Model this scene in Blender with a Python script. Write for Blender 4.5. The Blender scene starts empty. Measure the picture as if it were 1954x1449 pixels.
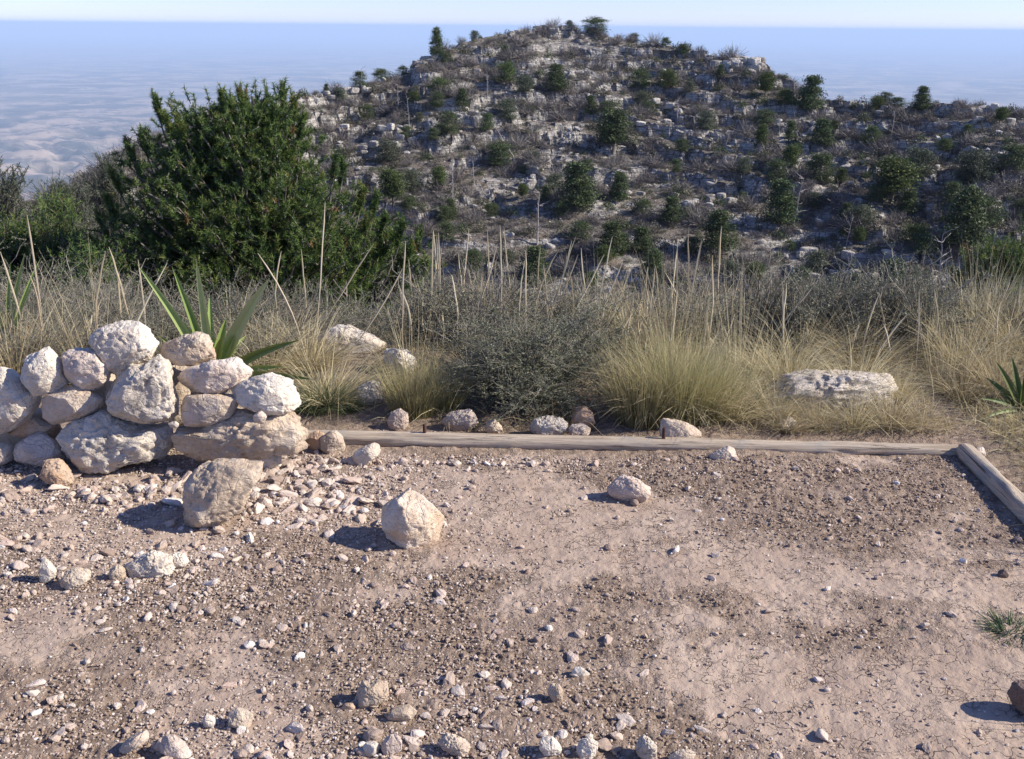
import bpy, bmesh, math, random
import numpy as np
from mathutils import Matrix, Vector
R = math.radians
random.seed(7)
rng = np.random.default_rng(7)
S = bpy.context.scene
COL = S.collection

# ------------------------------------------------------------------ camera, sky, sun, exposure
CAMZ, FPX, CU, CV = 1.6, 1917.0, 977.0, 724.5
PITCH, ROLL = 19.35, 0.5
cd = bpy.data.cameras.new('camera'); cam = bpy.data.objects.new('camera', cd); COL.objects.link(cam)
cd.sensor_width = 36; cd.lens = 36 * FPX / 1954; cd.clip_start = 0.05; cd.clip_end = 400000
M3 = Matrix.Rotation(R(90 - PITCH), 3, 'X') @ Matrix.Rotation(R(ROLL), 3, 'Z')
cam.matrix_world = Matrix.Translation((0, 0, CAMZ)) @ M3.to_4x4()
S.camera = cam
SUN_AZ, SUN_EL = 94.0, 33.0          # clockwise from +Y
w = bpy.data.worlds.new('World'); S.world = w; w.use_nodes = True
nt = w.node_tree; nt.nodes.clear()
sky = nt.nodes.new('ShaderNodeTexSky'); sky.sky_type = 'NISHITA'; sky.sun_disc = False
sky.sun_elevation = R(SUN_EL); sky.sun_rotation = R(SUN_AZ); sky.altitude = 2400
sky.air_density = 1.0; sky.dust_density = 0.4; sky.ozone_density = 4.0
bg = nt.nodes.new('ShaderNodeBackground'); bg.inputs[1].default_value = 0.118
wo = nt.nodes.new('ShaderNodeOutputWorld')
tn = nt.nodes.new('ShaderNodeMix'); tn.data_type = 'RGBA'; tn.blend_type = 'MULTIPLY'; tn.inputs[0].default_value = 1
tn.inputs[7].default_value = (0.79, 0.745, 0.98, 1)      # clear high-desert air, bluer than the model's
nt.links.new(sky.outputs[0], tn.inputs[6]); nt.links.new(tn.outputs[2], bg.inputs[0]); nt.links.new(bg.outputs[0], wo.inputs[0])
sl = bpy.data.lights.new('sun', 'SUN'); sl.energy = 4.2; sl.angle = R(0.5); sl.color = (1.0, 0.925, 0.82)
sun = bpy.data.objects.new('sun', sl); COL.objects.link(sun)
to_sun = Vector((math.sin(R(SUN_AZ)) * math.cos(R(SUN_EL)), math.cos(R(SUN_AZ)) * math.cos(R(SUN_EL)), math.sin(R(SUN_EL))))
sun.rotation_euler = to_sun.to_track_quat('Z', 'Y').to_euler()
sun.location = (20, -3, 20)
S.view_settings.view_transform = 'Standard'; S.view_settings.look = 'None'
S.view_settings.exposure = 0.72; S.view_settings.gamma = 1
cy = S.cycles
cy.max_bounces = 5; cy.diffuse_bounces = 2; cy.glossy_bounces = 1; cy.transmission_bounces = 2
cy.volume_bounces = 3; cy.transparent_max_bounces = 4; cy.caustics_reflective = False; cy.caustics_refractive = False

# ------------------------------------------------------------------ maths helpers
MR = np.array(M3)
def ray(u, v):
    d = MR @ np.array([(u - CU) / FPX, -(v - CV) / FPX, -1.0]); return d / np.linalg.norm(d)
def at_y(u, v, Y):
    d = ray(u, v); t = Y / d[1]; return np.array([d[0] * t, Y, CAMZ + d[2] * t])
def at_z(u, v, z=0.0):
    d = ray(u, v); t = (z - CAMZ) / d[2]; return np.array([d[0] * t, d[1] * t, z])
def proj(p):
    q = MR.T @ (np.asarray(p, float) - np.array([0, 0, CAMZ])); return CU - FPX*q[0]/q[2], CV + FPX*q[1]/q[2]
LMF = []; LMH = []; _used = set()
def lbl(noun, p, LM, far=70, k=12):
    u, v = proj(p); c = sorted(LM, key=lambda m: math.hypot(m[0]-u, (m[1]-v)*1.3))[:k]; first = None
    for m in c:
        du, dv = u - m[0], v - m[1]; d = math.hypot(du, dv)
        w = ('left of' if du < 0 else 'right of') if abs(du) > 2*abs(dv) else ('above' if dv < 0 else 'below') if abs(dv) > 2*abs(du) else ('above left of' if dv < 0 and du < 0 else 'above right of' if dv < 0 else 'below left of' if du < 0 else 'below right of')
        w = ('just ' if d < far*.7 else '' if d < far*1.5 else 'well ') + w; t = f'{noun} {w} {m[2]}'
        if len(t.split()) > 16: continue
        first = first or t
        if t not in _used: _used.add(t); return t
    return first
def _h(ix, iy, iz, s):
    h = (ix * 374761393 + iy * 668265263 + iz * 2147483647 + s * 1274126177) & 0xffffffff
    h = ((h ^ (h >> 13)) * 1274126177) & 0xffffffff
    h = ((h ^ (h >> 16)) * 2246822519) & 0xffffffff
    return ((h ^ (h >> 15)) & 0xffffff) / float(0xffffff)
def vn(x, y, z=None, s=0):
    x = np.asarray(x, float); y = np.asarray(y, float)
    ix = np.floor(x).astype(np.int64); iy = np.floor(y).astype(np.int64)
    fx = x - ix; fy = y - iy; fx = fx*fx*(3-2*fx); fy = fy*fy*(3-2*fy)
    if z is None:
        a = _h(ix, iy, 0, s)*(1-fx) + _h(ix+1, iy, 0, s)*fx
        b = _h(ix, iy+1, 0, s)*(1-fx) + _h(ix+1, iy+1, 0, s)*fx
        return (a*(1-fy) + b*fy)*2 - 1
    z = np.asarray(z, float); iz = np.floor(z).astype(np.int64); fz = z - iz; fz = fz*fz*(3-2*fz)
    r = 0
    for k, wk in ((0, 1-fz), (1, fz)):
        a = _h(ix, iy, iz+k, s)*(1-fx) + _h(ix+1, iy, iz+k, s)*fx
        b = _h(ix, iy+1, iz+k, s)*(1-fx) + _h(ix+1, iy+1, iz+k, s)*fx
        r = r + wk*(a*(1-fy) + b*fy)
    return r*2 - 1
def fbm(x, y, z=None, s=0, o=4, g=0.5):
    t = 0; a = 1; n = 0; f = 1
    for k in range(o):
        t = t + a*vn(x*f + 17.3*k, y*f - 9.1*k, None if z is None else z*f + 5.7*k, s + k); n += a; a *= g; f *= 2.03
    return t/n
def cells(x, y, s=0):     # 2D voronoi: id value and distance to nearest centre minus second (edge)
    ix = np.floor(x).astype(np.int64); iy = np.floor(y).astype(np.int64)
    d1 = np.full(x.shape, 9.0); d2 = np.full(x.shape, 9.0); idv = np.zeros(x.shape)
    for a in (-1, 0, 1):
        for b in (-1, 0, 1):
            px = ix + a + _h(ix+a, iy+b, 1, s); py = iy + b + _h(ix+a, iy+b, 2, s)
            d = np.hypot(px - x, py - y); v = _h(ix+a, iy+b, 3, s)
            m = d < d1; d2 = np.where(m, d1, np.minimum(d2, d)); idv = np.where(m, v, idv); d1 = np.where(m, d, d1)
    return idv, d2 - d1
def sst(a, b, x):
    t = np.clip((x - a)/(b - a), 0, 1); return t*t*(3 - 2*t)

LMF += [(240, 660, 'the crowning white wall stone'), (352, 668, 'the tan wall-top stone'), (80, 710, 'the knobbed white wall stone'), (505, 750, 'the flat white wall-end stone'), (220, 850, 'the long knobbly base stone'),
        (460, 830, 'the long tan base stone'), (425, 950, 'the tan leaning boulder'), (785, 1000, 'the lone cream boulder'), (1200, 930, 'the half-sunk pinkish boulder'), (108, 905, 'the orange-brown stone'),
        (635, 845, 'the round striped stone'), (700, 868, 'the elongated pinkish-white stone'), (1385, 865, 'the triangular stone against the log'), (290, 1080, 'the craggy white stone'), (92, 1090, 'the upright white shard'),
        (705, 1325, 'the fluted brown block'), (865, 1420, 'the twisted pale stone'), (335, 1425, 'the smooth oval stone'), (250, 1415, 'the long flat shard'), (1060, 1325, 'the lone grey pebble'), (1235, 1430, 'the rough grey and white stone'),
        (1120, 1430, 'the white lump at the bottom'), (1950, 1335, 'the dark stone at the right edge'), (1925, 1195, 'the green grass tuft'), (1516, 1112, 'the largest weed'), (1840, 845, 'the log corner'), (810, 825, 'the left steel stake'),
        (1268, 835, 'the right steel stake'), (1010, 700, 'the big dense shrub'), (1270, 700, 'the tall yellow grass'), (1630, 740, 'the broad grey ledge'), (1925, 790, 'the small right-edge yucca'), (420, 610, 'the broad-leaved yucca'),
        (655, 650, 'the long pale slab'), (755, 690, 'the white boulder in the grass'), (500, 400, 'the large pinyon pine'), (1890, 530, 'the right-edge pine'), (780, 740, 'the yellow-green fescue'), (480, 900, 'the white stone at the wall foot'),
        (115, 1240, 'the bare dirt patch at left'), (1095, 795, 'the brown domed stone'), (880, 800, 'the grey stone left of the shrub'), (620, 720, 'the arching straw clump'), (30, 560, 'the left-edge yucca')]
# ------------------------------------------------------------------ object helpers
def tag(o, label=None, cat=None, group=None, kind=None):
    if label: o['label'] = label
    if cat: o['category'] = cat
    if group: o['group'] = group
    if kind: o['kind'] = kind
    return o
def mesh(name, V, F, mat=None, smooth=False, attrs=None):
    V = np.ascontiguousarray(V, dtype=np.float32); F = np.ascontiguousarray(F, dtype=np.int32)
    me = bpy.data.meshes.new(name); n, k = F.shape
    me.vertices.add(len(V)); me.vertices.foreach_set('co', V.ravel())
    me.loops.add(n*k); me.loops.foreach_set('vertex_index', F.ravel())
    me.polygons.add(n); me.polygons.foreach_set('loop_start', np.arange(0, n*k, k, dtype=np.int32))
    if smooth: me.polygons.foreach_set('use_smooth', np.ones(n, dtype=bool))
    else: me.polygons.foreach_set('use_smooth', np.zeros(n, dtype=bool))
    me.update(calc_edges=True)
    for an, av in (attrs or {}).items():
        a = me.attributes.new(an, 'FLOAT', 'POINT'); a.data.foreach_set('value', np.ascontiguousarray(av, dtype=np.float32))
    if mat: me.materials.append(mat)
    return me
def obj(name, me, parent=None, loc=None, rot=None, scale=None):
    o = bpy.data.objects.new(name, me); COL.objects.link(o)
    if parent: o.parent = parent
    if loc is not None: o.location = tuple(float(q) for q in loc)
    if rot is not None: o.rotation_euler = rot
    if scale is not None: o.scale = scale if hasattr(scale, '__len__') else (scale,)*3
    return o
def thing(name, label, cat, loc=(0, 0, 0), group=None, rz=0, scale=1):
    o = obj(name, None, None, loc, (0, 0, rz), scale); o.empty_display_size = 0.1
    return tag(o, label, cat, group)
def grid_faces(nr, nc, wrap=False):
    r = np.arange(nr-1)[:, None]; m = nc if wrap else nc - 1; c = np.arange(m)[None, :]; c2 = (c+1) % nc
    a = r*nc + c; b = r*nc + c2; d = (r+1)*nc + c; e = (r+1)*nc + c2
    return np.stack([a, b, e, d], -1).reshape(-1, 4)
class Soup:                       # gathers pieces of one mesh
    def __init__(s): s.V = []; s.F = []; s.T = []; s.n = 0
    def add(s, V, F, t=0.5):
        V = np.asarray(V); s.V.append(V); s.F.append(np.asarray(F) + s.n); s.n += len(V)
        s.T.append(np.full(len(V), t) if np.isscalar(t) else np.asarray(t))
    def build(s, name, mat, smooth=False):
        return mesh(name, np.concatenate(s.V), np.concatenate(s.F), mat, smooth, {'tint': np.concatenate(s.T)})
def tube(P, rad, sides=5):        # tapered tube along points, quads
    P = np.asarray(P, float); n = len(P); rad = np.broadcast_to(rad, (n,)).astype(float)
    T = np.gradient(P, axis=0); T /= np.linalg.norm(T, axis=1)[:, None] + 1e-9
    up = np.array([0, 0, 1.0]) if abs(T[0, 2]) < 0.9 else np.array([1.0, 0, 0])
    A = np.cross(T, up); A /= np.linalg.norm(A, axis=1)[:, None] + 1e-9; B = np.cross(T, A)
    a = np.linspace(0, 2*np.pi, sides, endpoint=False)
    V = P[:, None] + rad[:, None, None]*(np.cos(a)[None, :, None]*A[:, None] + np.sin(a)[None, :, None]*B[:, None])
    return V.reshape(-1, 3), grid_faces(n, sides, True)
def ribbons(base, d0, L, W, droop, seg=3, t=None, lean=None):   # many curved tapering blades at once
    n = len(base); d0 = d0/np.linalg.norm(d0, axis=1)[:, None]
    side = np.cross(d0, rng.normal(size=(n, 3))); side /= np.linalg.norm(side, axis=1)[:, None]
    s = np.linspace(0, 1, seg+1)
    horiz = d0.copy(); horiz[:, 2] = 0; horiz /= np.linalg.norm(horiz, axis=1)[:, None] + 1e-6
    C = base[:, None] + d0[:, None]*(s[None, :, None]*L[:, None, None]) \
        + (horiz[:, None]*0.5 - np.array([0, 0, 1.0])*0.6)*((s**2)[None, :, None]*(L*droop)[:, None, None])
    wd = W[:, None]*np.clip(1.05 - s**1.6, 0.06, 1)[None]
    V = np.stack([C - side[:, None]*wd[..., None]/2, C + side[:, None]*wd[..., None]/2], 2)  # n,seg+1,2,3
    V = V.reshape(-1, 3); k = (seg+1)*2
    q = np.array([[2*i, 2*i+1, 2*i+3, 2*i+2] for i in range(seg)])
    F = (np.arange(n)[:, None, None]*k + q[None]).reshape(-1, 4)
    T = np.repeat(rng.random(n) if t is None else t, k)*.55 + .45*np.tile(np.repeat(s, 2)**1.5, n)
    return V, F, T
def rand_dirs(n, zmin=-1, zmax=1):
    z = rng.uniform(zmin, zmax, n); a = rng.uniform(0, 2*np.pi, n); r = np.sqrt(np.clip(1-z*z, 0, 1))
    return np.stack([r*np.cos(a), r*np.sin(a), z], 1)

# ------------------------------------------------------------------ materials
class N:
    def __init__(s, name):
        s.m = bpy.data.materials.new(name); s.m.use_nodes = True; s.t = s.m.node_tree; s.t.nodes.clear()
        s.out = s.n('OutputMaterial'); s.b = s.n('BsdfPrincipled'); s.t.links.new(s.b.outputs[0], s.out.inputs[0])
        s.b.inputs['Roughness'].default_value = 0.9; s.b.inputs['Specular IOR Level'].default_value = 0.2
    def n(s, k, **kw):
        x = s.t.nodes.new('ShaderNode' + k)
        for a, b in kw.items(): setattr(x, a, b)
        return x
    def put(s, sock, v):
        if v is None: return
        if isinstance(v, bpy.types.NodeSocket): s.t.links.new(v, sock)
        elif hasattr(v, '__len__') and len(v) == 3 and sock.type == 'RGBA': sock.default_value = (*v, 1)
        else: sock.default_value = v
    def math(s, op, a, b=None, c=None, clamp=False):
        x = s.n('Math', operation=op, use_clamp=clamp)
        for i, q in enumerate((a, b, c)):
            if q is not None: s.put(x.inputs[i], q)
        return x.outputs[0]
    def mix(s, f, a, b, mode='MIX'):
        x = s.n('Mix', data_type='RGBA', blend_type=mode); s.put(x.inputs[0], f); s.put(x.inputs[6], a); s.put(x.inputs[7], b); return x.outputs[2]
    def noise(s, vec, sc, det=5, rough=0.55, dist=0):
        x = s.n('TexNoise'); s.put(x.inputs['Vector'], vec); x.inputs['Scale'].default_value = sc
        x.inputs['Detail'].default_value = det; x.inputs['Roughness'].default_value = rough; x.inputs['Distortion'].default_value = dist
        return x.outputs['Fac']
    def voro(s, vec, sc, feat='F1', out='Distance', rnd=1.0):
        x = s.n('TexVoronoi', feature=feat); s.put(x.inputs['Vector'], vec); x.inputs['Scale'].default_value = sc
        x.inputs['Randomness'].default_value = rnd; return x.outputs[out]
    def ramp(s, f, a, b, va=0.0, vb=1.0):
        x = s.n('MapRange'); x.interpolation_type = 'SMOOTHSTEP'; s.put(x.inputs[0], f)
        for i, q in zip((1, 2, 3, 4), (a, b, va, vb)): x.inputs[i].default_value = q
        return x.outputs[0]
    def coord(s, out='Object'): return s.n('TexCoord').outputs[out]
    def mapping(s, vec, scale=(1, 1, 1), loc=None):
        x = s.n('Mapping'); s.put(x.inputs[0], vec); x.inputs['Scale'].default_value = scale
        if loc is not None: s.put(x.inputs['Location'], loc)
        return x.outputs[0]
    def attr(s, name): return s.n('Attribute', attribute_name=name).outputs['Fac']
    def rnd(s): return s.n('ObjectInfo').outputs['Random']
    def bump(s, h, dist, strength=1.0, nrm=None):
        x = s.n('Bump'); s.put(x.inputs['Height'], h); x.inputs['Distance'].default_value = dist; x.inputs['Strength'].default_value = strength
        if nrm is not None: s.put(x.inputs['Normal'], nrm)
        return x.outputs[0]
    def fin(s, col, nrm=None, rough=None):
        s.put(s.b.inputs['Base Color'], col)
        if nrm is not None: s.put(s.b.inputs['Normal'], nrm)
        if rough is not None: s.put(s.b.inputs['Roughness'], rough)
        return s.m

def rock_mat(name, ca, cb, cc, lichen=0.3, sc=1.0, bump=0.006, dark=(0.12, 0.105, 0.09)):
    g = N(name); r = g.rnd(); off = g.n('CombineXYZ')
    for i, k in enumerate((37.0, 91.0, 53.0)): g.put(off.inputs[i], g.math('MULTIPLY', r, k))
    v = g.mapping(g.coord(), loc=off.outputs[0])
    n1 = g.noise(v, 9*sc, 6, 0.6, 0.6); n2 = g.noise(v, 34*sc, 6, 0.7); n3 = g.noise(v, 5*sc, 4, 0.5); n4 = g.noise(v, 120*sc, 4, 0.7)
    c = g.mix(g.ramp(n1, 0.36, 0.62), ca, cb)
    c = g.mix(g.ramp(n3, 0.5, 0.68), c, cc)
    c = g.mix(g.math('MULTIPLY', g.ramp(n2, 0.5, 0.72), 0.5), c, tuple(min(1, q*0.62) for q in ca))
    c = g.mix(g.math('MULTIPLY', g.ramp(n4, 0.58, 0.72), 0.45), c, dark)
    lm = g.math('MULTIPLY', g.ramp(g.noise(v, 7*sc, 5, 0.65, 1.0), 0.54, 0.66), g.ramp(n2, 0.4, 0.6))
    c = g.mix(g.math('MULTIPLY', lm, lichen), c, dark)
    vr = g.voro(g.mapping(v, (1, 1, 1.6)), 22*sc, 'DISTANCE_TO_EDGE')
    h = g.math('ADD', g.math('MULTIPLY', n1, 0.8), g.math('MULTIPLY', n2, 0.55))
    h = g.math('ADD', h, g.math('MULTIPLY', n4, 0.22))
    h = g.math('ADD', h, g.math('MULTIPLY', g.ramp(vr, 0.0, 0.07), 0.10))
    return g.fin(c, g.bump(h, bump*3.0/sc, 1.0))
m_white = rock_mat('pale_limestone', (0.75, 0.67, 0.55), (0.62, 0.525, 0.415), (0.77, 0.70, 0.595), 0.3)
m_cream = rock_mat('cream_limestone', (0.66, 0.55, 0.43), (0.52, 0.41, 0.31), (0.68, 0.56, 0.46), 0.35)
m_pink = rock_mat('pinkish_limestone', (0.70, 0.58, 0.48), (0.58, 0.46, 0.37), (0.74, 0.65, 0.55), 0.2)
m_grey = rock_mat('grey_lichened_limestone', (0.70, 0.62, 0.51), (0.55, 0.48, 0.39), (0.64, 0.54, 0.43), 0.9)
m_tan = rock_mat('tan_limestone', (0.62, 0.50, 0.37), (0.50, 0.385, 0.275), (0.66, 0.56, 0.44), 0.35)
m_orange = rock_mat('rusty_limestone', (0.52, 0.34, 0.21), (0.56, 0.42, 0.30), (0.45, 0.30, 0.20), 0.2)
m_brown = rock_mat('dark_brown_stone', (0.17, 0.12, 0.10), (0.22, 0.16, 0.13), (0.14, 0.10, 0.09), 0.4)

def pebble_mat(name, island):
    g = N(name); v = g.coord(); r = g.n('NewGeometry').outputs['Random Per Island'] if island else g.rnd()
    cr = g.n('ValToRGB'); e = cr.color_ramp; cols = [(0, (0.33, 0.245, 0.19)), (0.2, (0.46, 0.36, 0.285)), (0.45, (0.58, 0.46, 0.365)), (0.68, (0.66, 0.57, 0.48)), (0.85, (0.55, 0.41, 0.325)), (1, (0.78, 0.71, 0.63))]
    while len(e.elements) < len(cols): e.elements.new(0.5)
    for q, (p, c) in zip(e.elements, cols): q.position = p; q.color = (*c, 1)
    g.put(cr.inputs[0], r)
    s = 60 if island else 2.2
    n1 = g.noise(v, s, 5, 0.65); n2 = g.noise(v, s*4, 3, 0.6)
    c = g.mix(g.math('MULTIPLY', g.ramp(n1, 0.5, 0.75), .5), cr.outputs[0], (0.36, 0.27, 0.21))
    return g.fin(c, g.bump(g.math('ADD', n1, g.math('MULTIPLY', n2, 0.3)), 0.006 if island else 0.004))
m_pebble = pebble_mat('pebble_stone', False); m_gravel = pebble_mat('gravel_stone', True)

def soil_mat():
    g = N('cracked_dirt'); v = g.coord(); a = g.attr('crumb'); veg = g.attr('veg')
    wv = g.n('TexNoise'); g.put(wv.inputs['Vector'], v); wv.inputs['Scale'].default_value = 14; wv.inputs['Detail'].default_value = 3
    vw = g.n('VectorMath', operation='MULTIPLY_ADD'); g.put(vw.inputs[0], wv.outputs['Color']); vw.inputs[1].default_value = (0.09, 0.09, 0.09); g.put(vw.inputs[2], v)
    warp = vw.outputs[0]
    n1 = g.noise(v, 3.2, 6, 0.6); n2 = g.noise(v, 26, 6, 0.65); n3 = g.noise(v, 110, 5, 0.7); n4 = g.noise(v, 8, 4, 0.6)
    mud = g.mix(g.ramp(n1, 0.35, 0.65), (0.485, 0.375, 0.285), (0.40, 0.30, 0.225))
    mud = g.mix(g.math('MULTIPLY', g.ramp(n4, 0.6, 0.75), 0.6), mud, (0.56, 0.455, 0.37))
    mud = g.mix(g.math('MULTIPLY', g.ramp(n2, 0.45, 0.7), 0.35), mud, (0.33, 0.24, 0.19))
    cr = g.mix(g.ramp(n2, 0.35, 0.65), (0.20, 0.142, 0.10), (0.38, 0.285, 0.208))
    cr = g.mix(g.math('MULTIPLY', g.ramp(n1, 0.5, 0.65), 0.5), cr, (0.38, 0.285, 0.225))
    pv = g.n('TexVoronoi'); g.put(pv.inputs['Vector'], v); pv.inputs['Scale'].default_value = 105
    sep = g.n('SeparateColor'); g.put(sep.inputs[0], pv.outputs['Color'])
    spk = g.math('MULTIPLY', g.ramp(pv.outputs['Distance'], 0.28, 0.42, 1, 0), g.ramp(sep.outputs[0], 0.45, 0.6))
    cr = g.mix(spk, cr, g.mix(sep.outputs[1], (0.36, 0.27, 0.21), (0.64, 0.54, 0.45)))
    af = g.math('ADD', a, g.math('MULTIPLY', g.math('SUBTRACT', n2, 0.5), 1.2))
    af = g.ramp(af, 0.3, 0.62)
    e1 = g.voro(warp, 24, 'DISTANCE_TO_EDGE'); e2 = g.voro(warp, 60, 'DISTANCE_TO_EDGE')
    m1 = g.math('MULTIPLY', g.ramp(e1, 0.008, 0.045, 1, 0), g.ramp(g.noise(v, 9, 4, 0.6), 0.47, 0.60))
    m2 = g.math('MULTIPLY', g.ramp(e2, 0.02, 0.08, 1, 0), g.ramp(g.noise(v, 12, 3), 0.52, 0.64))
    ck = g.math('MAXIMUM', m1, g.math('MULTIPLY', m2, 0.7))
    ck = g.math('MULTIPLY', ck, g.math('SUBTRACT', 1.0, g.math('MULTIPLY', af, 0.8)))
    mud = g.mix(g.math('MULTIPLY', ck, 0.6), mud, (0.16, 0.115, 0.09))  # shadow inside the cracks, painted into the mud colour
    c = g.mix(af, mud, cr)
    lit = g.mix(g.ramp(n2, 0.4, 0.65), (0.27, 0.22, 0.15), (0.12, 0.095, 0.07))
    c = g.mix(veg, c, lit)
    h = g.math('MULTIPLY', ck, -0.5)
    h = g.math('ADD', h, g.math('MULTIPLY', n2, 0.55)); h = g.math('ADD', h, g.math('MULTIPLY', n3, g.math('ADD', 0.10, g.math('MULTIPLY', af, 0.32))))
    h = g.math('ADD', h, g.math('MULTIPLY', spk, g.math('MULTIPLY', af, 0.35)))
    return g.fin(c, g.bump(h, 0.014))
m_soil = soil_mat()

def hill_mat():
    g = N('rocky_hillside'); v = g.coord(); geo = g.n('NewGeometry'); sep = g.n('SeparateXYZ'); g.put(sep.inputs[0], geo.outputs['Normal'])
    rk = g.attr('rock'); n1 = g.noise(v, 0.09, 6, 0.6); n2 = g.noise(v, 0.9, 6, 0.7); n3 = g.noise(v, 4.0, 5, 0.7)
    soil = g.mix(g.ramp(n1, 0.4, 0.62), (0.092, 0.082, 0.066), (0.17, 0.13, 0.095))
    soil = g.mix(g.ramp(n2, 0.45, 0.62), soil, (0.085, 0.075, 0.06))
    soil = g.mix(g.math('MULTIPLY', g.ramp(n3, 0.46, 0.6), 0.8), soil, (0.32, 0.29, 0.25))
    strat = g.noise(g.mapping(v, (0.35, 0.35, 3.2)), 1.0, 6, 0.7, 0.3)
    rock = g.mix(g.ramp(strat, 0.38, 0.62), (0.25, 0.235, 0.21), (0.60, 0.56, 0.49))
    rock = g.mix(g.ramp(n2, 0.5, 0.72), rock, (0.16, 0.15, 0.145))
    rock = g.mix(g.math('MULTIPLY', g.ramp(n3, 0.52, 0.7), 0.7), rock, (0.60, 0.56, 0.50))
    vc = g.voro(g.mapping(v, (0.8, 0.8, 0.25)), 1.0, 'DISTANCE_TO_EDGE')
    rock = g.mix(g.ramp(vc, 0.0, 0.05, 0.85, 0), rock, (0.07, 0.065, 0.06))
    bed = g.voro(g.mapping(v, (0.12, 0.12, 2.2)), 1.0, 'DISTANCE_TO_EDGE')
    rock = g.mix(g.ramp(bed, 0.0, 0.07, 0.75, 0), rock, (0.08, 0.075, 0.07))
    f = g.ramp(g.math('ADD', rk, g.math('MULTIPLY', g.math('SUBTRACT', n2, 0.5), 1.0)), 0.35, 0.6)
    c = g.mix(f, soil, rock)
    h = g.math('ADD', g.math('MULTIPLY', n2, 0.7), g.math('MULTIPLY', n3, 0.35)); h = g.math('ADD', h, g.math('MULTIPLY', strat, 0.5))
    return g.fin(c, g.bump(h, 0.5))
m_hill = hill_mat()
def plain_mat():
    g = N('desert_plain'); v = g.coord()
    v2 = g.mapping(v, (1, 1, 0)); va = g.attr('vale')
    n1 = g.noise(v2, 0.0010, 9, 0.70, 0.8); n2 = g.noise(v2, 0.0038, 8, 0.74); n3 = g.noise(v2, 0.00008, 5, 0.6); n4 = g.noise(v2, 0.010, 4, 0.7)
    c = g.mix(g.ramp(n1, 0.44, 0.54), (0.42, 0.33, 0.25), (0.12, 0.12, 0.11))
    c = g.mix(g.math('MULTIPLY', g.ramp(n2, 0.5, 0.62), 0.75), c, (0.10, 0.105, 0.095))
    c = g.mix(g.math('MULTIPLY', g.ramp(n3, 0.45, 0.6), 0.5), c, (0.34, 0.27, 0.21))
    c = g.mix(g.math('MULTIPLY', g.ramp(n4, 0.55, 0.66), 0.6), c, (0.07, 0.08, 0.06))
    c = g.mix(g.math('MULTIPLY', va, .8), c, (0.06, 0.07, 0.06))
    return g.fin(c)
m_plain = plain_mat()

def leaf_mat(name, cols, trans=0.25, rough=0.6, var=0.25):
    g = N(name); t = g.attr('tint'); cr = g.n('ValToRGB'); e = cr.color_ramp
    while len(e.elements) < len(cols): e.elements.new(0.5)
    for q, (p, c) in zip(e.elements, cols): q.position = p; q.color = (*c, 1)
    g.put(cr.inputs[0], t)
    hs = g.n('HueSaturation'); g.put(hs.inputs['Color'], cr.outputs[0]); g.put(hs.inputs['Value'], g.math('ADD', 1 - var/2, g.math('MULTIPLY', g.rnd(), var)))
    g.put(hs.inputs['Hue'], g.math('ADD', 0.492, g.math('MULTIPLY', g.rnd(), 0.016)))
    g.fin(hs.outputs[0], rough=rough)
    if trans:
        tr = g.n('BsdfTranslucent'); g.put(tr.inputs[0], hs.outputs[0]); mx = g.n('MixShader'); mx.inputs[0].default_value = trans
        g.t.links.new(g.b.outputs[0], mx.inputs[1]); g.t.links.new(tr.outputs[0], mx.inputs[2]); g.t.links.new(mx.outputs[0], g.out.inputs[0])
    return g.m
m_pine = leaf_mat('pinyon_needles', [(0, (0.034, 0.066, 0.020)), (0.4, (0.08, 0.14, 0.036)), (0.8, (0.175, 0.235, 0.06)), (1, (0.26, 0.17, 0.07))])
m_conif = leaf_mat('conifer_foliage', [(0, (0.045, 0.065, 0.030)), (0.6, (0.095, 0.13, 0.052)), (1, (0.155, 0.18, 0.08))], 0.15)
m_bluec = leaf_mat('grey_green_foliage', [(0, (0.06, 0.075, 0.05)), (0.6, (0.11, 0.13, 0.08)), (1, (0.17, 0.185, 0.12))], 0.15)
m_yellc = leaf_mat('yellow_green_foliage', [(0, (0.05, 0.075, 0.022)), (0.6, (0.10, 0.135, 0.042)), (1, (0.155, 0.175, 0.065))], 0.2)
m_scrub = leaf_mat('hill_scrub', [(0, (0.075, 0.07, 0.05)), (0.4, (0.13, 0.12, 0.085)), (0.7, (0.11, 0.125, 0.07)), (1, (0.22, 0.195, 0.14))], 0.1)
m_twiggy = leaf_mat('bare_grey_twigs', [(0, (0.13, 0.115, 0.105)), (1, (0.29, 0.26, 0.235))], 0)
m_sage = leaf_mat('shrub_leaves', [(0, (0.085, 0.10, 0.06)), (0.5, (0.165, 0.185, 0.11)), (1, (0.31, 0.315, 0.22))], 0.2)
m_stem = leaf_mat('shrub_twigs', [(0, (0.13, 0.113, 0.088)), (1, (0.34, 0.30, 0.24))], 0)
m_straw = leaf_mat('dry_grass', [(0, (0.36, 0.295, 0.155)), (0.5, (0.58, 0.495, 0.295)), (1, (0.77, 0.69, 0.48))], 0.3)
m_ygrass = leaf_mat('yellow_green_grass', [(0, (0.20, 0.20, 0.085)), (0.45, (0.40, 0.36, 0.165)), (1, (0.62, 0.54, 0.32))], 0.3)
m_ggrass = leaf_mat('green_grass', [(0, (0.07, 0.11, 0.05)), (0.6, (0.14, 0.18, 0.085)), (1, (0.38, 0.34, 0.18))], 0.3)
m_stalk = leaf_mat('seed_stalk', [(0, (0.42, 0.33, 0.20)), (0.5, (0.58, 0.48, 0.31)), (1, (0.72, 0.62, 0.44))], 0.1)
m_rust = leaf_mat('rusty_stems', [(0, (0.26, 0.12, 0.06)), (1, (0.40, 0.24, 0.11))], 0.1)
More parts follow.
